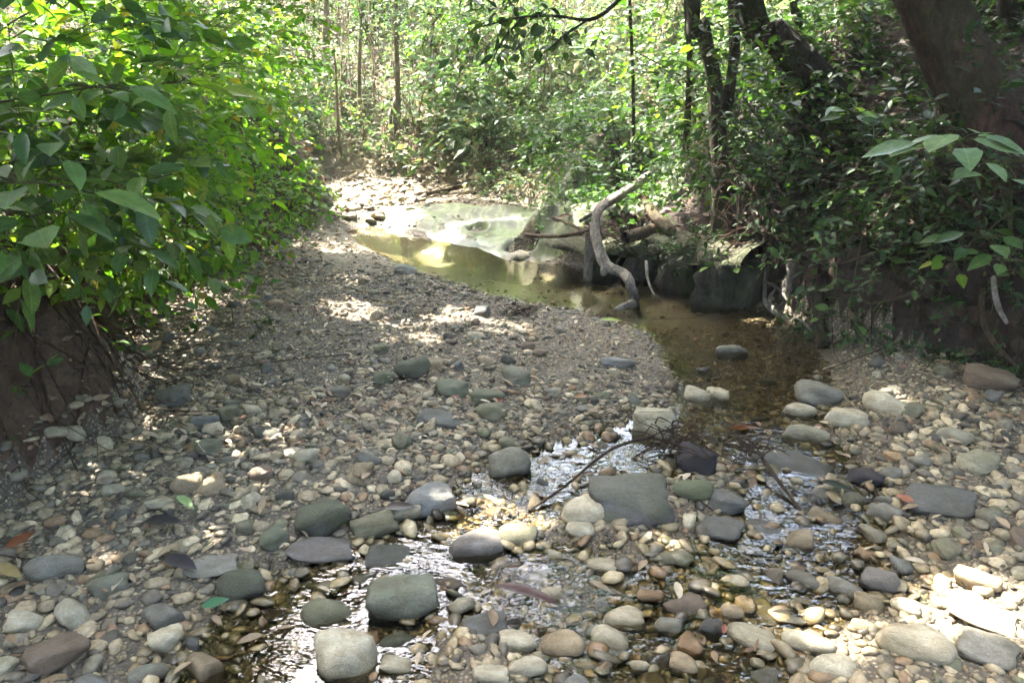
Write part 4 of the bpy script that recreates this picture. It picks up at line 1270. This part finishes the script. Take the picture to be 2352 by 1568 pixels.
def shrub(name, label, centre, radii, ntwig, nleaf, size, mat, base=None, tpl=12, singles=0, group=None, cat='shrub', wid=1.0, cull=True, droop=.25, stemr=.012, nstem=4, out=(0, 0, .2), zmin=None):
    c, rr = np.asarray(centre, float), np.asarray(radii, float)
    if base is None:
        base = np.array([c[0], c[1], gz(c[0], c[1])])
    base = np.asarray(base, float)
    root = thing(name, base, label, cat, group)
    u = ball(ntwig, .25)
    st = c + u * rr * .85
    g_ = ground(st[:, 0], st[:, 1])
    st[:, 2] = np.maximum(st[:, 2], g_ + .04)
    d = u + rng.normal(0, .45, (ntwig, 3)) + np.array(out)
    lens = size * rng.uniform(1.6, 3.4, ntwig)
    lens *= 1.25
    L, TW = spray(st, d, lens, nleaf, size, droop)
    L[3][:] *= rng.choice([.7, 1.0, 1.25], len(L[3]), p=[.35, .45, .2])
    P = L[0]
    ok = P[:, 2] > ground(P[:, 0], P[:, 1]) + .01
    if zmin is not None: ok &= P[:, 2] > zmin(P[:, 1]) + .06 * NZ(P[:, 0], P[:, 1], 5)
    if cull:
        ok &= ~in_beams(P, .02, NEARB)
        for apex, ax, half in GAPS: ok &= (unit(P - apex) @ ax) < math.cos(half)
    L = keep(L, ok)
    if singles:
        dist = np.linalg.norm(L[0] - np.array([0, 0, CAM_H]), axis=1) - .35 * L[3] / size
        od = np.argsort(dist)
        one, rest = od[:singles], od[singles:]
        leaf_objects(tuple(a[one] for a in L), mat, root, base, wid)
    else:
        rest = np.arange(len(L[0]))
    if len(rest):
        V, F = leaves_mesh(*(a[rest] for a in L), tpl, wid)
        mesh_obj('foliage', V, F, mat, root, base, kind='stuff')
    parts = [thin_tubes(TW, np.full(ntwig, stemr * .22))]
    for i in range(nstem):
        e = c + ball(1, .2)[0] * rr * .7
        b0 = base + np.array([rng.normal(0, .05), rng.normal(0, .05), -.03])
        m = b0 * .5 + e * .5 + np.array([0, 0, .12 * rr[2]]) + rng.normal(0, .05, 3)
        parts.append(tube([b0, m, e], stemr, stemr * .4, 5, 9, .1, False))
    V, F = join(parts)
    mesh_obj('stem', V, F, M_STEM if mat is not M_LDARK else M_TWIG, root, base)
    return root


NEARB = BEAMS[:46]


def onbank(u, v, Y, dx=-.35):
    c = at(u, v, Y)
    x = c[0] + dx
    return np.array([x, c[1], gz(x, c[1])])


LB = [  # u, v, distance, radii, twigs, leaves per twig, leaf length, label
    (40, 90, 2.5, (.42, .4, .42), 104, 6, 0.090, 'large-leaved green shrub filling the top left corner'),
    (250, 130, 3.3, (.55, .5, .5), 180, 6, 0.076, 'bright green shrub at the top left, right behind the corner shrub'),
    (430, 200, 4.3, (.55, .6, .6), 247, 6, 0.068, 'tall bright green shrub overhanging the left side of the gravel bar'),
    (90, 420, 2.6, (.40, .35, .26), 72, 6, 0.101, 'dark broad-leaved shrub at the left edge, halfway up'),
    (240, 310, 3.1, (.45, .4, .42), 161, 6, 0.079, 'leafy shrub in the middle of the left thicket'),
    (330, 470, 3.8, (.55, .5, .40), 209, 6, 0.065, 'low leafy shrub leaning out of the left bank over dark soil'),
    (530, 440, 5.2, (.55, .6, .45), 247, 6, 0.054, 'small-leaved shrub at the right end of the left thicket, above the dry twigs'),
    (655, 455, 6.7, (.42, .6, .36), 209, 6, 0.047, 'farthest small-leaved shrub of the left thicket, beside the sunlit rubble'),
    (430, 575, 4.2, (.32, .3, .14), 41, 5, 0.090, 'shrub with long green leaf tips reaching over the gravel from the left bank'),
    (520, 60, 6.0, (.75, .9, .6), 361, 6, 0.058, 'tall leafy shrub behind the left thicket at the top'),
    (590, 260, 7.0, (.5, .7, .6), 285, 6, 0.050, 'feathery shrub between the left thicket and the far hillside'),
    (130, 610, 3.0, (.4, .35, .14), 57, 5, 0.061, 'sparse low shrub hanging over the dark left bank'),
]
for i, (u, v, Y, rr, nt_, nl, sz, lab) in enumerate(LB):
    shrub('shrub', lab, at(u, v, Y), rr, nt_, nl, sz, M_LBIG if i in (0, 3, 8) else M_LLEFT, base=onbank(u, v, Y, -.7), singles=(290, 290, 290, 240, 290, 280, 200, 120, 120, 0, 0, 160)[i], group='shrubs of the left thicket', droop=.3,
          out=(.35, -.25, .15), wid=1.15, stemr=.008, nstem=3, zmin=(lambda y: .64 - .235 * (y - 2.4)) if i not in (6, 7, 10) else None)
for i, (u, v, Y, sz, lab) in enumerate([(272, 765, 3.9, .075, 'young green plant at the foot of the left bank'), (500, 738, 4.3, .05, 'low green seedling on the gravel bar at the left'), (640, 746, 4.25, .04, 'tiny green seedling on the gravel bar right of the low one'),
                                        (235, 800, 3.7, .06, 'small drooping seedling below the young plant on the left bank')]):
    p = hit(u, v + 15)
    shrub('seedling', lab, p + (0, 0, sz * 1.1), (sz * 1.6, sz * 1.4, sz * .8), 9, 4, sz, M_LMID, base=p, singles=36, cat='plant', stemr=.004, nstem=3, group='seedlings')
p = np.array(at(4, 965, 2.35))
shrub('seedling', 'green leaf plant poking in at the left frame edge low down', p, (.05, .05, .05), 3, 3, .08, M_LBIG, base=(p[0] - .1, p[1], gz(p[0] - .1, p[1])), singles=9, cat='plant', stemr=.004, nstem=1)

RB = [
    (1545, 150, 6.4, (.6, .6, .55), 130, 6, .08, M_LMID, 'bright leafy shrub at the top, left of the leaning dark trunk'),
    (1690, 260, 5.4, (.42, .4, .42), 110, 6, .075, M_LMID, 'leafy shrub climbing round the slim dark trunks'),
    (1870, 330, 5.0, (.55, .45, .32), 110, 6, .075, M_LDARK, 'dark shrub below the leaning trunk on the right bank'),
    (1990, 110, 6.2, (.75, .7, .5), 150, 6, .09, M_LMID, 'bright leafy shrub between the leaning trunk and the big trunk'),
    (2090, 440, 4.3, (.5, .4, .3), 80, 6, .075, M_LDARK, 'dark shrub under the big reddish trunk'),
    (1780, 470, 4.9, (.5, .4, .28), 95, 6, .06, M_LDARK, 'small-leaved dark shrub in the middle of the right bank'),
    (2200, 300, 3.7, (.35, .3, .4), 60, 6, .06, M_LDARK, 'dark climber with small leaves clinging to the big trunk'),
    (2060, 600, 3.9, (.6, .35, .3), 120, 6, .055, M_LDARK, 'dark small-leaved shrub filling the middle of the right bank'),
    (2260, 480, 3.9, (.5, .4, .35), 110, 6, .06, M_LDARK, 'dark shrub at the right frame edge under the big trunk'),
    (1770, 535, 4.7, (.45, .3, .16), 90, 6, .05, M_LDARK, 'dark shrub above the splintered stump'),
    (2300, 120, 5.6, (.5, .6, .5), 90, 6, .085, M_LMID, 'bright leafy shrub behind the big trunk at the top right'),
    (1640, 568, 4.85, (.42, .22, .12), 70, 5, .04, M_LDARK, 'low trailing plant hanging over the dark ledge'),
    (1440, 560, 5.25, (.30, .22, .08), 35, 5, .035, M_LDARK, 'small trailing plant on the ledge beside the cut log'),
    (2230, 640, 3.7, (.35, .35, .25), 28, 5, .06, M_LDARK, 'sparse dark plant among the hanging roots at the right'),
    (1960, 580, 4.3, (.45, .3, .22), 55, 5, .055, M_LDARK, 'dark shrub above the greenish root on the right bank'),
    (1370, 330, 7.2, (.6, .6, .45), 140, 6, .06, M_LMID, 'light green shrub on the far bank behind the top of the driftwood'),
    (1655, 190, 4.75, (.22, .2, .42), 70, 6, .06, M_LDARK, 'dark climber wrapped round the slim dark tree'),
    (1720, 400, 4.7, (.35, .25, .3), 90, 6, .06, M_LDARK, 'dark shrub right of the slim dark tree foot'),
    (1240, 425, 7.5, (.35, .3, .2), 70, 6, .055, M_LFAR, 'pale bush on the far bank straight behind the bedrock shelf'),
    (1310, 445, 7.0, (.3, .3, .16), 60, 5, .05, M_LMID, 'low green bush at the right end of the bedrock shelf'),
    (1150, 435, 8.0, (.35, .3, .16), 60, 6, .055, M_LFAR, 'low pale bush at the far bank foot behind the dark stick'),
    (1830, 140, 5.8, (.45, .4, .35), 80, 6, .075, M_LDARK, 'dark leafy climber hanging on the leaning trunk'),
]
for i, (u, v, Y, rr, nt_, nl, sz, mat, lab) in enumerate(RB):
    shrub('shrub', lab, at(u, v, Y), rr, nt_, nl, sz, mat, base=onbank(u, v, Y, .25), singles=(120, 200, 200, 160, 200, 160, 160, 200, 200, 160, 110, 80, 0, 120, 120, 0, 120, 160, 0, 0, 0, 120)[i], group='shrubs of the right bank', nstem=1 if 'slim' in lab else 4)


M_LPALE = leaf_mat('leaf_pale_green', [(0, (0.10, 0.18, 0.08)), (1, (0.17, 0.26, 0.11))], .35, .45)


def broadleaf(u, v, Y, n, size, mat, label, base_d, spread=1.0, droop=.15):
    """a plant with a whorl of large leaves on one arching stem, each leaf a part"""
    c = np.array(at(u, v, Y))
    base = c + np.array(base_d, float) * (1.9 if u > 1500 else 1)
    base[2] = gz(base[0], base[1])
    root = thing('broadleaf_plant', base, label, 'plant', 'broad-leaved plants')
    a = np.linspace(0, 2 * np.pi, n, endpoint=False) + rng.normal(0, .25, n)
    rad = rng.uniform(.02, .16, n) * spread
    P = c + np.stack([np.cos(a) * rad * 1.4, np.sin(a) * rad, rng.normal(0, .02, n)], -1)
    D = np.stack([np.cos(a), np.sin(a) * .8, rng.uniform(-.35, .1, n)], -1)
    leaf_objects((P, unit(D), np.array([0, -.25, 1.0]) + rng.normal(0, .22, (n, 3)), size * rng.uniform(.7, 1.15, n)), mat, root, base, 1.25)
    parts = [tube([base, base * .5 + c * .5 + (0, 0, .10), c], .006, .003, 5, 10, .1, False)]
    for q0 in P: parts.append(tube([c, c * .5 + q0 * .5 + (0, 0, .01), q0], .003, .002, 4, 4, 0, False))
    V, F = join(parts)
    mesh_obj('stem', V, F, M_STEM, root, base)


for args in [(2200, 328, 3.1, 13, .17, M_LPALE, 'plant with long pale-green leaves held out in front of the big trunk', (.35, .3, 0), 1.3), (2305, 372, 3.0, 7, .12, M_LPALE, 'small plant with rounded leaves right below the long-leaved one', (.25, .3, 0)),
             (2250, 545, 3.2, 10, .12, M_LBIG, 'blue-green leaved plant near the right edge, mid height', (.3, .25, 0), 1.1), (2310, 600, 3.1, 6, .10, M_LBIG, 'plant with three-lobed leaf groups at the right edge above the roots', (.25, .25, 0)),
             (1960, 260, 4.6, 9, .14, M_LBIG, 'plant with drooping grey-green leaves below the leaning trunk', (.2, .3, 0)), (1780, 330, 4.8, 8, .12, M_LBIG, 'plant with broad leaves right of the slim trunks', (.15, .3, 0)),
             (2090, 600, 3.9, 6, .09, M_LBIG, 'small broad-leaved plant in the dark of the right bank', (.15, .25, 0)), (1945, 730, 3.8, 5, .07, M_LBIG, 'tiny broad-leaved plant low on the right bank', (.1, .2, 0)),
             (210, 200, 2.2, 7, .13, M_LBIG, 'large blue-green leaves on a thin stem in the left thicket', (-1.0, .2, 0)), (45, 420, 2.0, 5, .16, M_LBIG, 'large pale oval leaves reaching in from the left edge', (-1.0, .2, 0)), (70, 500, 2.1, 6, .14, M_LBIG, 'large oval leaves just below the pale ones at the left edge', (-1.0, .2, 0)),
             (455, 600, 4.0, 6, .16, M_LLEFT, 'plant with long bright leaves pointing over the gravel', (-.4, .1, 0)), (400, 190, 3.2, 6, .15, M_LLEFT, 'yellow-green large-leaved plant in the middle of the left thicket', (-1.0, .2, 0)),
             (440, 430, 3.6, 7, .11, M_LLEFT, 'yellow-green leaf rosette low in the left thicket', (-.8, .1, 0)), (1690, 600, 4.6, 7, .06, M_LLEFT, 'bright green fern-like tuft on the dark ledge', (.05, .1, 0)), (2190, 600, 3.5, 8, .08, M_LLEFT, 'yellow-green mossy tuft hanging on the right bank', (.1, .15, 0))]:
    broadleaf(*args)

# ground cover at the foot of the right bank
x, y = rng.uniform(1.2, 3.4, 2600), rng.uniform(2.4, 4.3, 2600)
k = (np.abs(poly_sd(BED, x, y) - .02) < .22 * rng.random(2600) ** .6)
x, y = x[k], y[k]
st = np.stack([x, y, ground(x, y) + .01], -1)
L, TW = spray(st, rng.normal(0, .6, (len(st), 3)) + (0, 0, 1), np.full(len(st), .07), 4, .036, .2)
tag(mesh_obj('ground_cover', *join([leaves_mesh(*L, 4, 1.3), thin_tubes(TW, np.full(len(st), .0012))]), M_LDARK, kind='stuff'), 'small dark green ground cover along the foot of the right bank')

# ------------------------------------------------------------------ trees
def crown(root, base, centre, radii, n, size, mat=None, holes=True, name='crown', tpl=2, nl=7):
    u = ball(n, .15)
    st = np.asarray(centre) + u * np.asarray(radii)
    L, TW = spray(st, u * .6 + rng.normal(0, .6, (n, 3)), size * rng.uniform(1.8, 3.6, n), nl, size, .3, .9, .5)
    P = L[0]
    ok = ~in_beams(P + .5 * L[1] * L[3][:, None], .15)
    for apex, ax, half in GAPS:
        w = P - apex
        ok &= (unit(w) @ ax) < math.cos(half)
    ok &= P[:, 2] > 2.4
    if not ok.any(): return
    L = keep(L, ok)
    V, F = leaves_mesh(*L, tpl, 1.1)
    mesh_obj(name, V, F, mat or M_LCAN, root, base, kind='stuff')


def tree(label, path, r0, r1, mat, crowns=(), limbs=(), sides=12, n=30, wob=.12, flare=.5, group=None, size=.24, ridge=.12):
    P = [np.asarray(p, float) for p in path]
    base = P[0]
    root = thing('tree', base, label, 'tree', group)
    V, F = tube(P, r0, r1, sides, n, wob * .3, True, None, flare, ridge)
    mesh_obj('trunk', V, F, mat, root, base)
    for lp, a, b in limbs:
        V, F = tube(lp, a, b, 7, 16, .15, True)
        mesh_obj('limb', V, F, mat, root, base)
    for c, rr, k in crowns:
        crown(root, base, c, rr, k, size)
    return root


def up(p, *pts):
    return [np.asarray(p, float) - (0, 0, .15)] + [np.asarray(a, float) for a in pts]


b1 = np.array(at(2345, 520, 4.0)); b1[2] = gz(b1[0], b1[1])
big = tree('big reddish-barked tree leaning left at the upper right, its trunk the thickest', up(b1, at(2310, 400, 4.0), at(2240, 220, 4.02), at(2165, 60, 4.04), at(2085, -110, 4.06), at(1930, -430, 4.15), at(1800, -800, 4.3), (1.0, 4.8, 6.0)), .165, .11, M_BARK_BIG,
           [((2.6, 4.6, 5.6), (2.6, 2.8, 1.6), 1700), ((3.3, 3.4, 4.0), (1.6, 1.8, .9), 700), ((4.7, 2.4, 3.0), (1.0, 1.8, .7), 420), ((1.4, .55, 4.6), (1.0, .8, .45), 300)], [([at(2085, -110, 4.06), (2.6, 4.4, 3.2), (3.2, 4.8, 4.4)], .07, .03)], 48, 150, .1, .25, ridge=.13)  # the smaller crowns are unseen, added to darken the right bank
b2 = np.array(at(1985, 320, 5.5)); b2[2] = gz(b2[0], b2[1])
lean = tree('dark tree leaning far to the left at the upper right, trunk crossing diagonally', up(b2, at(1960, 280, 5.5), at(1880, 180, 5.5), at(1790, 90, 5.5), at(1715, -10, 5.5), (1.2, 6.0, 3.6), (.4, 6.8, 6)), .115, .075, M_BARK_DARK,
            [((0.3, 7.2, 6.2), (2.4, 2.0, 1.4), 900)], [], 24, 100, .12, .2, ridge=.2)
b3 = hit(1662, 528)
tree('slim dark tree growing straight up from the bank beside the ledge', up(b3, at(1655, 420, 5.0), at(1648, 300, 5.0), at(1640, 180, 5.0), at(1612, 60, 5.0), at(1595, -40, 5.0), (1.1, 5.3, 4.5)), .055, .035, M_BARK_DARK,
     [((1.3, 5.6, 5.0), (1.2, 1.2, .8), 220)], [([at(1650, 330, 5.0), at(1672, 220, 5.0), at(1688, 100, 5.0), at(1680, -40, 5.0)], .04, .03)], 14, 80, .1, .3, ridge=.22)
for u_, vb, Y, r, lab in [(1588, 170, 5.6, .022, 'thin dark sapling just left of the slim dark tree'), (1832, 110, 6.2, .035, 'thin dark sapling behind the leaning trunk at the top'), (1457, 400, 6.6, .016, 'very thin dark sapling above the top of the driftwood'), (2318, 130, 5.2, .05, 'dark tree stem at the top right corner')]:
    c0 = np.array(at(u_, vb, Y)); c0[2] = max(gz(c0[0], c0[1]), c0[2] - .4)
    t_ = at(u_ - 12, -30, Y)
    tree(lab, up(c0, c0 * .5 + t_ * .5 + (.02, 0, 0), t_, t_ + (-.1, .2, 1.5)), r, r * .7, M_BARK_DARK, [(t_ + (-.1, .2, 2.2), (.6, .6, .5), 40)], [], 7, 16, .2, .2, 'thin stems of the right bank')

# branch of dark leaves hanging into the top of the picture
br0 = thing('overhanging_branch', at(1420, -40, 4.6), 'branch with dark pointed leaves hanging down into the top centre', 'branch')
bb = np.array(at(1420, -40, 4.6))
bp = [at(1480, -60, 4.9), at(1400, 20, 4.6), at(1350, 46, 4.5), at(1284, 38, 4.4), at(1200, 40, 4.3), at(1110, 60, 4.2)]
V, F = join([tube(bp, .013, .004, 6, 24, .2, True), tube([at(1350, 46, 4.5), at(1300, 80, 4.4), at(1240, 130, 4.3)], .008, .003, 5, 8, .1, True), tube([at(1200, 40, 4.3), at(1150, 100, 4.2), at(1120, 170, 4.2)], .007, .003, 5, 8, .1, True)])
mesh_obj('limb', V, F, M_BARK_DARK, br0, bb)
st = np.array([catmull(bp, 60)[i] for i in rng.integers(14, 60, 30)]) + rng.normal(0, .05, (30, 3))
L, TW = spray(st, rng.normal(0, .5, (30, 3)) + (-.5, 0, -.3), np.full(30, .22), 5, .08, .4)
leaf_objects(L, M_LDARK, br0, bb, .95)
V, F = thin_tubes(TW, np.full(30, .002))
mesh_obj('twig', V, F, M_TWIG, br0, bb)

# saplings and trees of the far hillside
for i, (u_, vb, vt, Y, r, ln, lab) in enumerate([(828, 285, -30, 9.8, .028, 5, 'pale thin sapling on the far hillside, left of two straight ones'), (914, 300, -30, 9.7, .036, -4, 'pale straight sapling on the far hillside, right of two straight ones'),
                                              (782, 380, 120, 9.2, .018, -16, 'thin leaning stem above the sunlit rubble'), (1032, 290, 120, 9.6, .014, -20, 'short thin stem right of the pale straight saplings'), (1002, 90, -30, 10.4, .02, -12, 'thin grey stem at the top between sapling and hanging branch'),
                                              (1255, 260, 60, 9.0, .014, 6, 'thin dark stem below the hanging branch'), (740, 90, -30, 10.5, .05, 8, 'brownish stem at the top left of the far hillside'), (955, 260, 190, 9.4, .012, 24, 'short leaning stem on the far bank')]):
    c0 = np.array(at(u_, vb, Y)); c0[2] = gz(c0[0], c0[1])
    t_ = np.array(at(u_ + ln, vt, Y))
    topp = t_ + (rng.normal(0, .1), .2, 1.8 if vt < 0 else .05)
    tree(lab, up(c0, c0 * .6 + t_ * .4 + (rng.normal(0, .02), 0, 0), t_, topp), r, r * .6, M_BARK_PALE, [(topp + (0, 0, .4), (.7, .7, .5), 50)] if vt < 0 else [], [], 7, 18, .15, .3, 'saplings of the far hillside')
s0 = hit(905, 300)
wood('dead_stump', [s0 - (0, 0, .1), s0 + (.0, 0, .15), s0 + (.05, 0, .4)], [.09, .06, .015], M_DRIFT, 'sunlit splintered dead stump at the foot of the pale straight sapling', 'stump', 8, 10, .4)

SHADE_CROWNS = {'tall tree on the left bank spreading over the creek': [((-1.3, 4.9, 5.7), (1.9, 1.9, 1.0), 1500), ((-2.2, 6.6, 6.6), (2.0, 2.0, 1.0), 900), ((-3.4, 7.2, 4.2), (1.5, 1.3, .6), 600)], 'tall tree on the hillside behind the left thicket': [((-3.0, 9.0, 6.6), (2.0, 1.7, 1.0), 1100), ((-.9, 8.1, 3.1), (1.4, 1.1, .45), 420), ((-1.4, 6.9, 2.75), (1.3, .9, .3), 520), ((-2.4, 6.2, 2.95), (1.1, .9, .4), 480), ((-.5, 6.2, 2.75), (.9, .7, .3), 340), ((-1.8, 5.5, 2.85), (.9, .8, .35), 380), ((-2.7, 5.3, 3.0), (.9, 1.0, .35), 460), ((-.6, 3.6, 4.2), (.8, .9, .3), 200), ((-1.7, 4.4, 2.9), (.85, .8, .35), 400)]}  # unseen crowns added over the creek to block stray sun
for base, cr, k, lab in [((-4.4, 4.6), ((-3.6, 6.6, 6.2), (2.8, 2.8, 1.5)), 2300, 'tall tree on the left bank spreading over the creek'), ((-6.2, 9.0), ((-5.2, 9.6, 7.2), (3.0, 3.0, 1.7)), 1500, 'tall tree on the hillside behind the left thicket'),
                         ((-7.8, 5.4), ((-7.0, 6.0, 7.0), (2.8, 2.8, 1.6)), 1600, 'tall tree well back on the left bank'), ((-3.2, 13.6), ((-2.8, 12.6, 8.2), (3.0, 2.4, 1.6)), 1300, 'tall tree up the far hillside'),
                         ((1.6, 13.2), ((1.2, 13.0, 8.0), (3.0, 2.6, 1.6)), 1200, 'tall tree up the hillside to the right'), ((5.4, 8.6), ((4.6, 8.4, 7.0), (2.8, 2.8, 1.7)), 1200, 'tall tree high on the right bank'),
                         ((-3.6, 1.0), ((-2.9, 1.6, 5.0), (1.8, 2.4, 1.7)), 1700, 'unseen tree on the left bank beside the camera'), ((4.4, 1.2), ((3.6, 1.4, 5.2), (2.0, 2.6, 1.5)), 1600, 'unseen tree on the right bank beside the camera'),  # trees beside and behind the camera put in to shade the right bank
                         ((-.5, -6.0), ((-.3, -4.6, 5.5), (3.6, 2.6, 1.8)), 1500, 'unseen tree over the creek downstream'), ((-4.6, -3.0), ((-4.0, -2.6, 4.2), (2.2, 2.6, 2.0)), 1300, 'unseen tree on the left bank downstream'), ((-9.5, 12.0), ((-8.4, 12.4, 9.0), (3.2, 3.0, 1.7)), 1200, 'tall tree far up the left hillside')]:
    z0 = gz(*base)
    c, rr = cr
    tree(lab, up((base[0], base[1], z0), (base[0] + .1, base[1], z0 + 2), (base[0] * .7 + c[0] * .3, base[1] * .7 + c[1] * .3, c[2] - 1.2), c), .2, .07, M_BARK_DARK, [(c, rr, k)] + SHADE_CROWNS.get(lab, []),
         [([(base[0] * .7 + c[0] * .3, base[1] * .7 + c[1] * .3, c[2] - 1.3), np.array(c) + (a * rr[0] * .4, .2, -.3), np.array(c) + (a * rr[0] * .75, b * rr[1] * .6, .2)], .07, .02) for a, b in ((1, .6), (-1, -.5), (.5, -1))], 9, 20, .15, .4, 'forest trees round the creek', .26)


# ------------------------------------------------------------------ undergrowth of the far hillside
fb = np.random.default_rng(21)
n_f = 0
MARKS = [(at(828, 285, 9.8), 'left straight pale sapling'), (at(914, 300, 9.7), 'right straight pale sapling'), (at(782, 380, 9.2), 'thin leaning stem'), (at(1032, 290, 9.6), 'short thin stem'), (at(1255, 260, 9.0), 'thin dark stem'), (at(640, 300, 10), 'left thicket'), (at(1480, 300, 8.5), 'driftwood top'), (at(850, 450, 8.4), 'sunlit rubble'), (at(1040, 444, 8.4), 'dark stick at the bank foot'), (hit(905, 300), 'splintered dead stump')]
seen_ = set()
while n_f < 64:
    x, y = fb.uniform(-4.6, 2.8), 7.9 + 4.6 * fb.random() ** 1.5
    if poly_sd(BED, np.array([x]), np.array([y]))[0] < .25: continue
    z = gz(x, y)
    if n_f < 18:
        x, y = fb.uniform(-2.6, .5), fb.uniform(8.5, 9.9)
        if poly_sd(BED, np.array([x]), np.array([y]))[0] < .12: continue
    s_ = fb.uniform(.25, .5) * (1 if y > 9.3 else .7)
    hue = fb.random() < .7
    lab = ''
    for mk, nm_ in sorted(MARKS, key=lambda m_: (m_[0][0] - x) ** 2 + (m_[0][1] - y) ** 2):
        dx, dy = x - mk[0], y - mk[1]
        rel = ('right of' if dx > 0 else 'left of') if abs(dx) > abs(dy) else ('uphill of' if dy > 0 else 'below')
        lab = f"{'taller' if s_ > .37 else 'low'} {'pale green' if hue else 'deep green'} bush on the far hillside {rel} the {nm_}"
        if lab not in seen_ and len(lab.split()) <= 16: break
    if lab in seen_ or len(lab.split()) > 16:
        ms_ = sorted(MARKS, key=lambda m_: (m_[0][0] - x) ** 2 + (m_[0][1] - y) ** 2)
        for i_ in range(len(ms_) * 3):
            m1, m2 = ms_[i_ // 5 % len(ms_)], ms_[(i_ // 5 + 1 + i_ % 5) % len(ms_)]
            lab = f"{'pale' if hue else 'deep green'} bush between the {m1[1]} and the {m2[1]}"
            if lab not in seen_ and len(lab.split()) <= 16: break
    seen_.add(lab)
    shrub('bush', lab, (x, y, z + s_ * .7), (s_ * 1.1, s_, s_ * .8), int(60 * s_ / .3), 6, fb.choice([.05, .07, .09, .14]), M_LFAR if hue else M_LMID, base=(x, y, z), tpl=4, group='bushes of the far hillside', cat='bush', stemr=.008, nstem=5, cull=False)
    n_f += 1
x, y = fb.uniform(-8, 5.5, 22000), 7.6 + 9.4 * fb.random(22000) ** 1.4
k = (poly_sd(BED, x, y) > .08 + .2 * fb.random(22000)) & ((y + .25 * x) > 7.9) & (NZ(x, y, 1.6) + .5 * NZ(x, y, 4) > -.62)
x, y = x[k], y[k]
hgt = fb.uniform(.03, .5, len(x)) * fb.random(len(x))
st = np.stack([x, y, ground(x, y) + hgt], -1)
L, TW = spray(st, fb.normal(0, .7, (len(st), 3)) + (0, 0, .6), fb.uniform(.12, .4, len(st)), 5, .08, .3)
L[3][:] *= np.repeat(np.where(NZ(x, y, 2.2) > .25, 1.7, .85), 5)
tag(mesh_obj('undergrowth', *join([leaves_mesh(*L, 4, 1.0), thin_tubes(TW, np.full(len(st), .004))]), M_LFAR, kind='stuff'), 'mixed low undergrowth covering the far hillside')
x, y = fb.uniform(-6, 3, 1300), fb.uniform(8.8, 13, 1300)
k = poly_sd(BED, x, y) > .3
x, y = x[k], y[k]
z = ground(x, y)
h_ = fb.uniform(.25, 1.3, len(x))
P0 = np.stack([x, y, z - .02], -1)
ln = fb.normal(0, .14, (len(x), 2)) * h_[:, None]
P1 = P0 + np.stack([ln[:, 0], ln[:, 1], h_], -1)
t = np.linspace(0, 1, 4)[None, :, None]
PT = P0[:, None] * (1 - t) + P1[:, None] * t
PT[:, 1:3, :2] += fb.normal(0, .02, (len(x), 2, 2))
V, F = thin_tubes(PT, fb.uniform(.004, .012, len(x)))
tag(mesh_obj('dry_stems', V, F, M_BARK_PALE, kind='stuff'), 'dry upright stems in the undergrowth of the far hillside')
# low green plants on the shelf behind the ledge
x, y = fb.uniform(.1, 2.2, 1500), fb.uniform(5.3, 8.0, 1500)
k = (poly_sd(BED, x, y) > .1)
x, y = x[k], y[k]
st = np.stack([x, y, ground(x, y) + .1 * fb.random(len(x)) ** 2], -1)
L, TW = spray(st, fb.normal(0, .6, (len(st), 3)) + (0, -.2, .7), fb.uniform(.06, .2, len(st)), 5, .048, .3)
tag(mesh_obj('ground_cover', *join([leaves_mesh(*L, 4, 1.2), thin_tubes(TW, np.full(len(st), .002))]), M_LMID, kind='stuff'), 'low green plants covering the shelf behind the dark ledge')
# right bank undergrowth
x, y = fb.uniform(.3, 7, 9000), fb.uniform(2.6, 10, 9000)
stp = hit(1795, 690)
k = (poly_sd(BED, x, y) > np.where(y > 4.4, .36, .22)) & (np.hypot(x - stp[0], y - stp[1]) > .4) & ((y + .25 * x) < 9.6) & (x > .15 + .45 * np.maximum(y - 6, 0) * 0)
x, y = x[k], y[k]
st = np.stack([x, y, ground(x, y) + .3 * fb.random(len(x)) ** 2], -1)
L, TW = spray(st, fb.normal(0, .7, (len(st), 3)) + (-.3, -.3, .5), fb.uniform(.1, .3, len(st)), 5, .06, .3)
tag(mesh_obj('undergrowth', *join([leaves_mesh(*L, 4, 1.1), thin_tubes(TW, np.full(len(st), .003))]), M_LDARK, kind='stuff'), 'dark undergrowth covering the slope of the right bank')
x, y = fb.uniform(-6, -1.9, 3600), fb.uniform(2.0, 9.5, 3600)
k = (poly_sd(BED, x, y) > .35)
x, y = x[k], y[k]
st = np.stack([x, y, ground(x, y) + .35 * fb.random(len(x))], -1)
L, TW = spray(st, fb.normal(0, .7, (len(st), 3)) + (.3, -.3, .5), fb.uniform(.15, .4, len(st)), 5, .075, .3)
tag(mesh_obj('undergrowth', *join([leaves_mesh(*L, 4, 1.1), thin_tubes(TW, np.full(len(st), .003))]), M_LLEFT, kind='stuff'), 'green undergrowth covering the left bank behind the shrubs')

# ------------------------------------------------------------------ thin haze added through the air to imitate a glare veil
bm = bmesh.new()
bmesh.ops.create_cube(bm, size=1.0)
hm = bpy.data.meshes.new('haze')
bm.to_mesh(hm)
bm.free()
hz = bpy.data.objects.new('haze', hm)
COL.objects.link(hz)
hz.scale = (150, 160, 46)
hz.location = (0, 15, 13)
hz['kind'] = 'stuff'
hz['label'] = 'pale haze added to imitate a glare veil over the far trees'
hmat, hnt, hout = new_mat('haze')
pv = hnt.nodes.new('ShaderNodeVolumePrincipled')
pv.inputs['Color'].default_value = (0.9, 0.95, 0.9, 1)
pv.inputs['Density'].default_value = 0.002
pv.inputs['Anisotropy'].default_value = 0.2
hnt.links.new(pv.outputs[0], hout.inputs['Volume'])
hm.materials.append(hmat)
